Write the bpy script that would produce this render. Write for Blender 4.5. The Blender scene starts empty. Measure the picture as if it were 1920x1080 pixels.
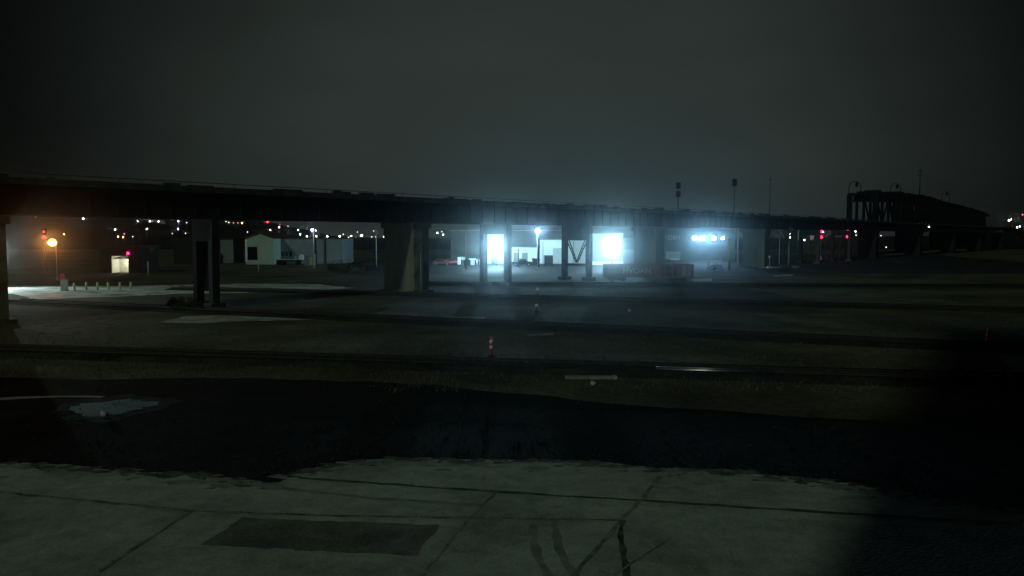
import bpy, bmesh, math, random
from mathutils import Vector, Matrix

random.seed(7)
scene = bpy.context.scene
COL = scene.collection
R = math.radians

# ------------------------------------------------------------------ camera
F = 1507.0                      # focal length in photo pixels (photo is 1920 wide)
CAM_Z = 7.0
PITCH = math.atan(97.0 / F)     # slightly down, horizon at photo row 443
cam_d = bpy.data.cameras.new("camera")
cam_d.sensor_width = 36.0
cam_d.lens = 36.0 * F / 1920.0
cam_d.clip_start = 0.1
cam_d.clip_end = 6000
cam = bpy.data.objects.new("camera", cam_d)
COL.objects.link(cam)
cam.location = (0, 0, CAM_Z)
cam.rotation_euler = (R(90) - PITCH, 0, 0)
scene.camera = cam

# ------------------------------------------------------------------ render / view
scene.view_settings.view_transform = 'Standard'
scene.view_settings.look = 'None'
scene.view_settings.exposure = 0.0
scene.view_settings.gamma = 1.0
try:
    scene.cycles.use_denoising = True
    scene.cycles.denoiser = 'OPENIMAGEDENOISE'
    scene.cycles.sample_clamp_indirect = 1.0
    scene.cycles.max_bounces = 6
    scene.cycles.volume_bounces = 0
    scene.cycles.transparent_max_bounces = 6
except Exception:
    pass

# ------------------------------------------------------------------ world: overcast night sky over a lit rail yard
SUN_AZ = (0.503, 0.864)         # horizontal direction the stand-in light travels
SUN_EL = 30.0
world = bpy.data.worlds.new("World")
scene.world = world
world.use_nodes = True
nt = world.node_tree
nt.nodes.clear()
def wn(t, **k):
    n = nt.nodes.new(t)
    for a, b in k.items():
        setattr(n, a, b)
    return n
def wmath(op, a, b=None):
    n = wn('ShaderNodeMath', operation=op)
    for i, v in enumerate((a, b)):
        if v is None:
            continue
        if hasattr(v, 'is_linked') or hasattr(v, 'links'):
            nt.links.new(v, n.inputs[i])
        else:
            n.inputs[i].default_value = v
    return n.outputs[0]
out = wn('ShaderNodeOutputWorld')
sky = wn('ShaderNodeTexSky', sky_type='NISHITA')
sky.sun_disc = False
sky.sun_elevation = R(SUN_EL)
sky.sun_rotation = math.atan2(-SUN_AZ[0], -SUN_AZ[1])
bg_sky = wn('ShaderNodeBackground')
bg_sky.inputs['Strength'].default_value = 0.00012
nt.links.new(sky.outputs[0], bg_sky.inputs['Color'])
# city glow on low cloud, strongest over the yard ahead
tc = wn('ShaderNodeTexCoord')
sep = wn('ShaderNodeSeparateXYZ')
nt.links.new(tc.outputs['Generated'], sep.inputs[0])
az = wmath('ARCTAN2', sep.outputs[0], sep.outputs[1])
el = wmath('ARCSINE', sep.outputs[2])
d = wmath('DIVIDE', wmath('SUBTRACT', az, 0.03), 0.50)
dd = wmath('MULTIPLY', d, d)
ga = wmath('EXPONENT', wmath('MULTIPLY', wmath('ADD', wmath('MULTIPLY', dd, dd), wmath('MULTIPLY', dd, 0.25)), -1.0))
e2 = wmath('DIVIDE', wmath('MAXIMUM', el, 0.0), 0.60)
ge = wmath('EXPONENT', wmath('MULTIPLY', wmath('MULTIPLY', e2, e2), -1.0))
e3 = wmath('DIVIDE', wmath('MAXIMUM', el, 0.0), 0.13)
d2 = wmath('DIVIDE', wmath('SUBTRACT', az, 0.10), 0.22)
low = wmath('EXPONENT', wmath('MULTIPLY', wmath('ADD', wmath('MULTIPLY', e3, e3), wmath('MULTIPLY', d2, d2)), -1.0))
noi = wn('ShaderNodeTexNoise')
noi.inputs['Scale'].default_value = 2.2
noi.inputs['Detail'].default_value = 4.0
nmap = wn('ShaderNodeMapping')
nmap.inputs['Scale'].default_value = (1, 1, 3.0)
nt.links.new(tc.outputs['Generated'], nmap.inputs[0])
nt.links.new(nmap.outputs[0], noi.inputs['Vector'])
cl = wmath('ADD', wmath('MULTIPLY', noi.outputs[0], 0.95), 0.52)
g = wmath('MULTIPLY', wmath('MULTIPLY', ga, ge), cl)
bg_a = wn('ShaderNodeBackground')
bg_a.inputs['Color'].default_value = (0.0275, 0.0345, 0.0300, 1)
nt.links.new(g, bg_a.inputs['Strength'])
bg_b = wn('ShaderNodeBackground')
bg_b.inputs['Color'].default_value = (0.002, 0.0085, 0.0125, 1)
nt.links.new(low, bg_b.inputs['Strength'])
ad = wn('ShaderNodeAddShader')
ad2 = wn('ShaderNodeAddShader')
nt.links.new(bg_a.outputs[0], ad.inputs[0])
nt.links.new(bg_b.outputs[0], ad.inputs[1])
nt.links.new(ad.outputs[0], ad2.inputs[0])
nt.links.new(bg_sky.outputs[0], ad2.inputs[1])
nt.links.new(ad2.outputs[0], out.inputs['Surface'])

# ------------------------------------------------------------------ added weak light from behind the camera, in place of an unseen source
sun_d = bpy.data.lights.new("stand_in_light", 'SUN')
sun_d.energy = 0.39
sun_d.angle = R(3.6)
sun_d.color = (0.80, 1.0, 0.80)
sun = bpy.data.objects.new("stand_in_light", sun_d)
COL.objects.link(sun)
ce = math.cos(R(SUN_EL))
sun.rotation_euler = Vector((SUN_AZ[0] * ce, SUN_AZ[1] * ce, -math.sin(R(SUN_EL)))).to_track_quat('-Z', 'Y').to_euler()
sun.location = (-40, -60, 60)

# ------------------------------------------------------------------ helpers
def ray(px, py):
    v = Vector(((px - 960.0) / F, -(py - 540.0) / F, -1.0))
    v.rotate(cam.rotation_euler)
    return v
def P(px, py, Y):               # point on that line of sight, Y metres ahead
    v = ray(px, py)
    t = Y / v.y
    return Vector((v.x * t, Y, CAM_Z + v.z * t))
def G(px, py, z=0.0):           # ground point
    v = ray(px, py)
    t = (z - CAM_Z) / v.z
    return Vector((v.x * t, v.y * t, z))

MATS = {}
def mat(name, color, rough=0.8, var=0.25, scale=1.0, bump=0.0, bscale=20.0, metal=0.0, spec=0.3, stretch=(1, 1, 1), dark=None, detail=6.0, mottle=None):
    if name in MATS:
        return MATS[name]
    m = bpy.data.materials.new(name)
    m.use_nodes = True
    t = m.node_tree
    b = t.nodes['Principled BSDF']
    b.inputs['Roughness'].default_value = rough
    b.inputs['Metallic'].default_value = metal
    b.inputs['Specular IOR Level'].default_value = spec
    tcn = t.nodes.new('ShaderNodeTexCoord')
    mp = t.nodes.new('ShaderNodeMapping')
    mp.inputs['Scale'].default_value = stretch
    t.links.new(tcn.outputs['Object'], mp.inputs[0])
    n = t.nodes.new('ShaderNodeTexNoise')
    n.inputs['Scale'].default_value = scale
    n.inputs['Detail'].default_value = detail
    n.inputs['Roughness'].default_value = 0.62
    t.links.new(mp.outputs[0], n.inputs['Vector'])
    r = t.nodes.new('ShaderNodeValToRGB')
    c = Vector(color)
    c0 = Vector(dark) if dark else c * (1 - var)
    c1 = c * (1 + var)
    r.color_ramp.elements[0].position = 0.32
    r.color_ramp.elements[0].color = (*[max(0, min(1, x)) for x in c0], 1)
    r.color_ramp.elements[1].position = 0.68
    r.color_ramp.elements[1].color = (*[max(0, min(1, x)) for x in c1], 1)
    t.links.new(n.outputs[0], r.inputs[0])
    csock = r.outputs[0]
    for ms, lo in (mottle or []):
        n3 = t.nodes.new('ShaderNodeTexNoise')
        n3.inputs['Scale'].default_value = ms
        n3.inputs['Detail'].default_value = 7.0
        n3.inputs['Distortion'].default_value = 0.6
        t.links.new(mp.outputs[0], n3.inputs['Vector'])
        r3 = t.nodes.new('ShaderNodeValToRGB')
        r3.color_ramp.elements[0].position = 0.36
        r3.color_ramp.elements[0].color = (lo, lo, lo, 1)
        r3.color_ramp.elements[1].position = 0.60
        r3.color_ramp.elements[1].color = (1, 1, 1, 1)
        t.links.new(n3.outputs[0], r3.inputs[0])
        mx = t.nodes.new('ShaderNodeMix')
        mx.data_type = 'RGBA'
        mx.blend_type = 'MULTIPLY'
        mx.inputs[0].default_value = 1.0
        t.links.new(csock, mx.inputs[6])
        t.links.new(r3.outputs[0], mx.inputs[7])
        csock = mx.outputs[2]
    t.links.new(csock, b.inputs['Base Color'])
    if bump > 0:
        n2 = t.nodes.new('ShaderNodeTexNoise')
        n2.inputs['Scale'].default_value = bscale
        n2.inputs['Detail'].default_value = 5.0
        t.links.new(mp.outputs[0], n2.inputs['Vector'])
        bp = t.nodes.new('ShaderNodeBump')
        bp.inputs['Strength'].default_value = bump
        bp.inputs['Distance'].default_value = 0.05
        t.links.new(n2.outputs[0], bp.inputs['Height'])
        t.links.new(bp.outputs[0], b.inputs['Normal'])
    MATS[name] = m
    return m
def emit(name, color, strength):
    if name in MATS:
        return MATS[name]
    m = bpy.data.materials.new(name)
    m.use_nodes = True
    b = m.node_tree.nodes['Principled BSDF']
    b.inputs['Base Color'].default_value = (0.1, 0.1, 0.1, 1)
    b.inputs['Emission Color'].default_value = (*color, 1)
    b.inputs['Emission Strength'].default_value = strength
    try:
        m.cycles.emission_sampling = 'NONE'
    except Exception:
        pass
    MATS[name] = m
    return m

class MB:
    def __init__(self):
        self.bm = bmesh.new()
        self.mi = 0
    def _tag(self, faces, smooth=False):
        for f in faces:
            f.material_index = self.mi
            f.smooth = smooth
    def box(self, c, s, rz=0.0, rx=0.0, ry=0.0):
        M = Matrix.Translation(Vector(c)) @ Matrix.Rotation(rz, 4, 'Z') @ Matrix.Rotation(ry, 4, 'Y') @ Matrix.Rotation(rx, 4, 'X')
        hs = [x / 2 for x in s]
        vs = [self.bm.verts.new(M @ Vector((x * hs[0], y * hs[1], z * hs[2]))) for x in (-1, 1) for y in (-1, 1) for z in (-1, 1)]
        ids = [(0, 1, 3, 2), (4, 6, 7, 5), (0, 4, 5, 1), (2, 3, 7, 6), (0, 2, 6, 4), (1, 5, 7, 3)]
        self._tag([self.bm.faces.new([vs[i] for i in q]) for q in ids])
        return self
    def tube(self, p0, p1, r0, r1=None, n=10, caps=True):
        p0, p1 = Vector(p0), Vector(p1)
        r1 = r0 if r1 is None else r1
        ax = (p1 - p0)
        if ax.length < 1e-6:
            return self
        q = ax.to_track_quat('Z', 'Y')
        a, b = [], []
        for i in range(n):
            an = 2 * math.pi * i / n
            o = q @ Vector((math.cos(an), math.sin(an), 0))
            a.append(self.bm.verts.new(p0 + o * r0))
            b.append(self.bm.verts.new(p1 + o * r1))
        self._tag([self.bm.faces.new([a[i], a[(i + 1) % n], b[(i + 1) % n], b[i]]) for i in range(n)], True)
        if caps:
            self._tag([self.bm.faces.new(a[::-1]), self.bm.faces.new(b)])
        return self
    def bar(self, p0, p1, w, h=None):       # rectangular member between two points
        p0, p1 = Vector(p0), Vector(p1)
        h = h or w
        ax = p1 - p0
        q = ax.to_track_quat('Z', 'Y')
        if abs(ax.normalized().z) > 0.999:
            q = Matrix.Identity(3).to_quaternion()
        a, b = [], []
        for x, y in ((-1, -1), (1, -1), (1, 1), (-1, 1)):
            o = q @ Vector((x * w / 2, y * h / 2, 0))
            a.append(self.bm.verts.new(p0 + o))
            b.append(self.bm.verts.new(p1 + o))
        fs = [self.bm.faces.new([a[i], a[(i + 1) % 4], b[(i + 1) % 4], b[i]]) for i in range(4)]
        fs += [self.bm.faces.new(a[::-1]), self.bm.faces.new(b)]
        self._tag(fs)
        return self
    def ball(self, c, r, seg=10, ring=7, sz=1.0):
        rows = []
        c = Vector(c)
        for j in range(1, ring):
            th = math.pi * j / ring
            rows.append([self.bm.verts.new(c + Vector((r * math.sin(th) * math.cos(2 * math.pi * i / seg), r * math.sin(th) * math.sin(2 * math.pi * i / seg), r * sz * math.cos(th)))) for i in range(seg)])
        t = self.bm.verts.new(c + Vector((0, 0, r * sz)))
        b = self.bm.verts.new(c - Vector((0, 0, r * sz)))
        fs = []
        for i in range(seg):
            k = (i + 1) % seg
            fs.append(self.bm.faces.new([t, rows[0][i], rows[0][k]]))
            fs.append(self.bm.faces.new([b, rows[-1][k], rows[-1][i]]))
            for j in range(len(rows) - 1):
                fs.append(self.bm.faces.new([rows[j][i], rows[j + 1][i], rows[j + 1][k], rows[j][k]]))
        self._tag(fs, True)
        return self
    def lathe(self, prof, c=(0, 0, 0), n=14):
        c = Vector(c)
        rows = [[self.bm.verts.new(c + Vector((r * math.cos(2 * math.pi * i / n), r * math.sin(2 * math.pi * i / n), z))) for i in range(n)] for r, z in prof]
        fs = []
        for j in range(len(rows) - 1):
            for i in range(n):
                k = (i + 1) % n
                fs.append(self.bm.faces.new([rows[j][i], rows[j][k], rows[j + 1][k], rows[j + 1][i]]))
        self._tag(fs, True)
        self._tag([self.bm.faces.new(rows[0][::-1]), self.bm.faces.new(rows[-1])])
        return self
    def prism(self, pts, d):                # polygon (3D points) swept by vector d
        d = Vector(d)
        a = [self.bm.verts.new(Vector(p)) for p in pts]
        b = [self.bm.verts.new(Vector(p) + d) for p in pts]
        n = len(a)
        fs = [self.bm.faces.new([a[i], a[(i + 1) % n], b[(i + 1) % n], b[i]]) for i in range(n)]
        fs += [self.bm.faces.new(a[::-1]), self.bm.faces.new(b)]
        self._tag(fs)
        return self
    def poly(self, pts):
        f = self.bm.faces.new([self.bm.verts.new(Vector(p)) for p in pts])
        self._tag([f])
        return self
    def build(self, name, m, parent=None, loc=None, recalc=True):
        if recalc:
            bmesh.ops.recalc_face_normals(self.bm, faces=self.bm.faces[:])
        me = bpy.data.meshes.new(name)
        self.bm.to_mesh(me)
        self.bm.free()
        for x in (m if isinstance(m, (list, tuple)) else [m]):
            me.materials.append(x)
        o = bpy.data.objects.new(name, me)
        COL.objects.link(o)
        if parent:
            o.parent = parent
        if loc is not None:
            o.location = loc
        return o
def thing(name, label, cat, loc=(0, 0, 0), rz=0.0, group=None):
    o = bpy.data.objects.new(name, None)
    o.empty_display_size = 0.3
    COL.objects.link(o)
    o.location = loc
    o.rotation_euler = (0, 0, rz)
    o['label'] = label
    o['category'] = cat
    if group:
        o['group'] = group
    return o
def tag(o, label, cat, group=None):
    o['label'] = label
    o['category'] = cat
    if group:
        o['group'] = group
    return o
def struct(o):
    o['kind'] = 'structure'
    return o
def copy_thing(src, loc, rz=None, label=None):
    r = src.copy()
    COL.objects.link(r)
    r.location = loc
    if rz is not None:
        r.rotation_euler = (0, 0, rz)
    if label:
        r['label'] = label
    for ch in src.children:
        c = ch.copy()
        COL.objects.link(c)
        c.parent = r
        for gch in ch.children:
            d_ = gch.copy()
            COL.objects.link(d_)
            d_.parent = c
    return r
def lamp(name, loc, power, color, parent=None, radius=0.15):
    l = bpy.data.lights.new(name, 'POINT')
    l.energy = power
    l.color = color
    l.shadow_soft_size = radius
    o = bpy.data.objects.new(name, l)
    COL.objects.link(o)
    o.location = loc
    if parent:
        o.parent = parent
    return o
def beam(name, loc, world_loc, power, color, parent=None, size=46.0, radius=0.3):
    l = bpy.data.lights.new(name, 'SPOT')
    l.energy = power
    l.color = color
    l.spot_size = R(size)
    l.spot_blend = 0.9
    l.shadow_soft_size = radius
    o = bpy.data.objects.new(name, l)
    COL.objects.link(o)
    o.location = loc
    if parent:
        o.parent = parent
    o.rotation_euler = (Vector((0, 0, CAM_Z + 1.5)) - Vector(world_loc)).to_track_quat('-Z', 'Y').to_euler()
    return o
def rough_outline(pts, amp, step, closed=True, seed=1):
    rnd = random.Random(seed)
    res = []
    n = len(pts)
    for i in range(n if closed else n - 1):
        a, b = Vector(pts[i]), Vector(pts[(i + 1) % n])
        k = max(1, int((b - a).length / step))
        for j in range(k):
            p = a.lerp(b, j / k)
            res.append(p + Vector((rnd.uniform(-amp, amp), rnd.uniform(-amp, amp) , 0)))
    return res
def sheet(name, pts, z, m, amp=0.0, step=1.0, seed=1, thick=0.0):
    q = [Vector((p[0], p[1], z)) for p in pts]
    if amp:
        q = [Vector((p.x, p.y, z)) for p in rough_outline(q, amp, step, True, seed)]
    mb = MB()
    if thick:
        mb.prism(q, (0, 0, -thick))
        f = mb.bm.faces[:]
    else:
        mb.poly(q)
    bmesh.ops.triangulate(mb.bm, faces=mb.bm.faces[:])
    o = mb.build(name, m)
    if not thick:
        for p in o.data.polygons:
            pass
        me = o.data
        if me.polygons and me.polygons[0].normal.z < 0:
            me.flip_normals()
    return o
def text_mesh(body, size, depth, name, m, parent, loc, rot):
    cu = bpy.data.curves.new(name, 'FONT')
    cu.body = body
    cu.size = size
    cu.extrude = depth
    cu.align_x = 'CENTER'
    cu.align_y = 'CENTER'
    tmp = bpy.data.objects.new(name + "_tmp", cu)
    COL.objects.link(tmp)
    dg = bpy.context.evaluated_depsgraph_get()
    me = bpy.data.meshes.new_from_object(tmp.evaluated_get(dg))
    bpy.data.objects.remove(tmp)
    me.materials.clear()
    me.materials.append(m)
    o = bpy.data.objects.new(name, me)
    COL.objects.link(o)
    o.parent = parent
    o.location = loc
    o.rotation_euler = rot
    return o

# ------------------------------------------------------------------ materials
M_DIRT = mat("dirt_and_dry_grass", (0.138, 0.136, 0.084), 0.95, 0.35, 0.22, 0.8, 6.0, spec=0.08, mottle=[(0.06, 0.45), (2.5, 0.6)])
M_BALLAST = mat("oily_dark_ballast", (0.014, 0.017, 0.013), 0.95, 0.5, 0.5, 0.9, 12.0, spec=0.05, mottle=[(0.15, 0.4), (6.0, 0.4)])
M_BED = mat("dusty_track_ballast", (0.055, 0.060, 0.042), 0.95, 0.4, 0.4, 0.9, 12.0, spec=0.05, mottle=[(0.12, 0.35), (5.0, 0.5)])
M_CONC = mat("worn_concrete_apron", (0.44, 0.52, 0.44), 0.9, 0.14, 0.45, 0.22, 9.0, spec=0.12, mottle=[(0.28, 0.72), (2.2, 0.78), (14.0, 0.75)])
M_TAR = mat("tar_joint", (0.095, 0.112, 0.09), 0.85, 0.45, 2.0, spec=0.08, mottle=[(3.0, 0.4)])
M_SEAM = mat("soft_worn_seam", (0.22, 0.26, 0.215), 0.9, 0.4, 2.0, spec=0.05, mottle=[(2.0, 0.6)])
M_TYRE = mat("tyre_smear", (0.215, 0.25, 0.21), 0.9, 0.3, 1.4, spec=0.1)
M_PATCH = mat("asphalt_patch", (0.185, 0.190, 0.145), 0.9, 0.2, 1.0, 0.6, 25.0, spec=0.08, mottle=[(0.8, 0.6), (9.0, 0.65)])
M_ASPH = mat("dark_asphalt", (0.026, 0.028, 0.028), 0.85, 0.3, 0.2, 0.3, 8.0, spec=0.15)
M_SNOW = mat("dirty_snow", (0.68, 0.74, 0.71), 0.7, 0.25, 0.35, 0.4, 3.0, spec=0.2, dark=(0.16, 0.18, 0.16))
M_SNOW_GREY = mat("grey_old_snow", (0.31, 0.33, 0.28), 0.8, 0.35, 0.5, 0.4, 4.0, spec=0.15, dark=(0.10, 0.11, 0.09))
M_ICE = mat("ice_sheet", (0.165, 0.255, 0.295), 0.7, 0.3, 0.6, 0.2, 3.0, spec=0.12)  # sky reflection put into the bluish base colour
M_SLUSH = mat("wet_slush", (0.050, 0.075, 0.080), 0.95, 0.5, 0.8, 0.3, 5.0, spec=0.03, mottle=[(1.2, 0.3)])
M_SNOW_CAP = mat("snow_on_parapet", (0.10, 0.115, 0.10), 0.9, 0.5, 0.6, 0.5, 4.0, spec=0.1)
M_STEEL = mat("sooty_steel", (0.020, 0.022, 0.021), 0.75, 0.3, 0.6, spec=0.15)
M_STEEL2 = mat("weathered_steel_bent", (0.035, 0.04, 0.042), 0.7, 0.3, 0.8, spec=0.2)
M_PIER = mat("stained_pier_concrete", (0.165, 0.170, 0.105), 0.92, 0.35, 0.35, 0.5, 4.0, spec=0.1, stretch=(1, 1, 0.35))
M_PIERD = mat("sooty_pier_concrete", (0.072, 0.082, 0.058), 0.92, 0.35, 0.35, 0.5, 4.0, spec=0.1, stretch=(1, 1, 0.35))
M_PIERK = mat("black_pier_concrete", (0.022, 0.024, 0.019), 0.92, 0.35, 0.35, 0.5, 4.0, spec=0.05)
M_PIER_GLARE = mat("glare_lightened_pier", (0.22, 0.27, 0.205), 0.92, 0.25, 0.35, 0.5, 4.0, spec=0.1, stretch=(1, 1, 0.35))  # lamp glare put into this pier's paler colour
M_RUST = mat("rust_stain", (0.085, 0.042, 0.022), 0.9, 0.4, 1.2, spec=0.1)
M_RAIL = mat("polished_rail", (0.60, 0.61, 0.62), 0.36, 0.15, 3.0, 0.35, 2.0, metal=1.0)
M_TIE = mat("creosoted_tie", (0.030, 0.028, 0.022), 0.9, 0.4, 2.0, spec=0.1)
M_WHITE = mat("white_painted_wall", (0.74, 0.78, 0.78), 0.7, 0.10, 0.25, spec=0.2)
M_CREAM = mat("cream_painted_wall", (0.70, 0.72, 0.62), 0.7, 0.12, 0.4, spec=0.2)
M_PALEG = mat("pale_green_grey_siding", (0.40, 0.48, 0.36), 0.8, 0.12, 0.3, spec=0.2)
M_GREYW = mat("grey_metal_siding", (0.20, 0.235, 0.225), 0.7, 0.15, 0.3, spec=0.2)
M_DKWALL = mat("dark_brick", (0.028, 0.028, 0.024), 0.9, 0.3, 1.5, 0.4, 8.0, spec=0.1)
M_GRNWALL = mat("dark_green_wall", (0.050, 0.085, 0.075), 0.8, 0.15, 0.4, spec=0.2)
M_ROOF = mat("dull_red_roof", (0.075, 0.045, 0.036), 0.9, 0.3, 0.8, 0.3, 5.0, spec=0.1)
M_BLACK = mat("black_opening", (0.006, 0.006, 0.006), 0.9, 0.2, 1.0, spec=0.05)
M_YEL = mat("yellow_bollard_paint", (0.62, 0.62, 0.22), 0.6, 0.2, 2.0, spec=0.3)
M_PALE = mat("pale_galvanised", (0.42, 0.44, 0.42), 0.55, 0.15, 2.0, spec=0.4)
M_DKPOLE = mat("dark_pole", (0.03, 0.032, 0.032), 0.7, 0.2, 1.5, spec=0.2)
M_RED = mat("faded_red_steel", (0.21, 0.080, 0.065), 0.8, 0.35, 0.5, 0.3, 6.0, spec=0.15)
M_REDP = mat("bright_red_paint", (0.62, 0.07, 0.09), 0.5, 0.15, 2.0, spec=0.4)
M_ORANGE = mat("orange_plastic", (0.95, 0.13, 0.06), 0.5, 0.1, 3.0, spec=0.4)
M_REFL = mat("white_reflective_band", (0.95, 0.95, 0.90), 0.4, 0.03, 3.0, spec=0.5)
M_LETTER = mat("white_letter_paint", (0.36, 0.38, 0.37), 0.7, 0.15, 3.0, spec=0.2)
M_CARRED = mat("red_car_paint", (0.20, 0.06, 0.05), 0.35, 0.1, 1.0, spec=0.5)
M_CARWHT = mat("white_car_paint", (0.62, 0.64, 0.64), 0.35, 0.1, 1.0, spec=0.5)
M_CARDK = mat("dark_car_paint", (0.04, 0.045, 0.05), 0.35, 0.1, 1.0, spec=0.5)
M_GLASS = mat("dark_glass", (0.012, 0.014, 0.016), 0.1, 0.1, 1.0, spec=0.6)
M_RUBBER = mat("tyre_rubber", (0.012, 0.012, 0.012), 0.85, 0.2, 4.0, spec=0.1)
M_BARK = mat("bare_bark", (0.045, 0.042, 0.036), 0.95, 0.3, 3.0, spec=0.05)
M_LEAF = mat("dry_leaves", (0.050, 0.052, 0.028), 0.95, 0.5, 0.8, spec=0.05)
M_GRASS = mat("dry_grass_blades", (0.13, 0.13, 0.075), 0.95, 0.4, 0.4, spec=0.05)
M_HILL = mat("dark_hillside", (0.02, 0.024, 0.018), 0.95, 0.4, 0.02, spec=0.0)
M_BRICKHOST = mat("dark_red_brick", (0.16, 0.07, 0.05), 0.9, 0.25, 1.0, 0.3, 8.0, spec=0.1)
E_COOL = emit("cool_led_lens", (0.72, 0.90, 1.0), 60.0)
E_WARM = emit("sodium_lens", (1.0, 0.46, 0.14), 9.0)
E_INT = emit("bay_tube_lens", (1.0, 0.98, 0.80), 14.0)

# ------------------------------------------------------------------ terrain
def smooth(t):
    t = max(0.0, min(1.0, t))
    return t * t * (3 - 2 * t)
def hill(x, y):
    if y < 440:
        return 0.0
    px = 960 + F * x / y
    if px < 340:
        H = 38
    elif px < 720:
        H = 38 - 35 * smooth((px - 340) / 380.0)
    elif px < 1500:
        H = 3
    elif px < 1830:
        H = 3 + 4 * smooth((px - 1500) / 200)
    else:
        H = 7 + 13 * smooth((px - 1830) / 60)
    return H * smooth((y - 440) / 560.0)
mb = MB()
xs = [-2600, -1500, -900, -500, -300, -180, -110, -70, -45, -28, -16, -8, 0, 8, 16, 28, 45, 70, 110, 180, 300, 500, 900, 1500, 2600]
ys = [-300, -120, -40, 0, 20, 40, 70, 110, 170, 260, 430]
gv = [[mb.bm.verts.new((x, y, 0)) for x in xs] for y in ys]
for j in range(len(ys) - 1):
    for i in range(len(xs) - 1):
        mb.bm.faces.new([gv[j][i], gv[j][i + 1], gv[j + 1][i + 1], gv[j + 1][i]])
struct(mb.build("ground", M_DIRT))
mb = MB()
nx, ny = 150, 46
hv = []
for j in range(ny):
    y = 428 + (2300 - 428) * (j / (ny - 1)) ** 1.6
    row = []
    for i in range(nx):
        u = -1.7 + 3.4 * i / (nx - 1)
        x = u * y * 0.62
        h = hill(x, y)
        if h > 0.5:
            h += random.uniform(-0.06, 0.06) * h
        row.append(mb.bm.verts.new((x, y, h + (0.0 if j else -0.02) + 0.006)))
    hv.append(row)
for j in range(ny - 1):
    for i in range(nx - 1):
        mb.bm.faces.new([hv[j][i], hv[j][i + 1], hv[j + 1][i + 1], hv[j + 1][i]])
struct(mb.build("hillside", M_HILL))

# dark oily ballast between the concrete apron and the tracks
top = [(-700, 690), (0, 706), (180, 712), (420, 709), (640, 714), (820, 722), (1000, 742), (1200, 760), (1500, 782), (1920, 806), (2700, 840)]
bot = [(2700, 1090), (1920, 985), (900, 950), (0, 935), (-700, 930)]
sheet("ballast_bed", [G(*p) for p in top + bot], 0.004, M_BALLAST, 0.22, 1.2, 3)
# concrete apron with an uneven broken far edge
edge = [(-900, 850), (-300, 862), (0, 869), (110, 871), (250, 885), (380, 892), (480, 905), (525, 906), (548, 890), (590, 878), (650, 866), (720, 861), (860, 863), (1000, 864), (1140, 868), (1235, 880), (1330, 879), (1450, 892), (1600, 908), (1760, 935), (1920, 962), (2500, 1030)]
far = rough_outline([G(*p) for p in edge], 0.10, 0.35, False, 5)
apron = far + [Vector((40, 6, 0)), Vector((40, -30, 0)), Vector((-60, -30, 0)), Vector((-60, 20, 0))]
sheet("concrete_apron", apron, 0.012, M_CONC)
def strip(pts, w, z=0.016, jag=0.02, seed=2):
    rnd = random.Random(seed)
    q = rough_outline([Vector((p[0], p[1], 0)) for p in pts], jag, 0.35, False, seed) + [Vector(pts[-1])]
    mb_ = MB()
    prev = None
    for i, p in enumerate(q):
        t = (q[min(i + 1, len(q) - 1)] - q[max(i - 1, 0)])
        n = Vector((-t.y, t.x, 0)).normalized() * (w / 2) * rnd.uniform(0.6, 1.3)
        a, b = mb_.bm.verts.new((p.x + n.x, p.y + n.y, z)), mb_.bm.verts.new((p.x - n.x, p.y - n.y, z))
        if prev:
            mb_.bm.faces.new([prev[0], a, b, prev[1]])
        prev = (a, b)
    return mb_
joints = [
    ([(-200, 900), (0, 924), (150, 938), (360, 959), (620, 968), (890, 972), (1165, 976)], 0.16),
    ([(560, 897), (690, 906), (830, 916), (1010, 928), (1200, 939), (1400, 952), (1600, 965), (1900, 982)], 0.17),
    ([(362, 957), (290, 1005), (190, 1072), (150, 1100)], 0.10),
    ([(930, 925), (890, 962), (840, 1020), (795, 1076), (780, 1095)], 0.08),
    ([(1242, 888), (1205, 935), (1165, 976), (1125, 1022), (1080, 1074), (1065, 1095)], 0.11),
    ([(1165, 976), (1160, 1005), (1170, 1045), (1178, 1095)], 0.14),
    ([(1255, 1012), (1205, 1045), (1150, 1080)], 0.06),
]
for k, (pp, w) in enumerate(joints):
    struct(strip([G(*p) for p in pp], w, 0.017 + 0.001 * k, 0.03, 10 + k).build("concrete_joint", M_TAR if k in (1, 5) else M_SEAM))
for k, pp in enumerate([[(1000, 985), (1003, 1030), (1030, 1085)], [(1040, 975), (1046, 1030), (1080, 1085)], [(430, 905), (700, 935), (900, 948)]]):
    struct(strip([G(*p) for p in pp], 0.20, 0.0135 + 0.0006 * k, 0.03, 40 + k).build("tyre_mark", M_TYRE))
sheet("asphalt_patch", [G(*p) for p in [(455, 972), (640, 979), (826, 986), (778, 1043), (580, 1034), (380, 1022)]], 0.020, M_PATCH, 0.045, 0.25, 8)
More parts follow.
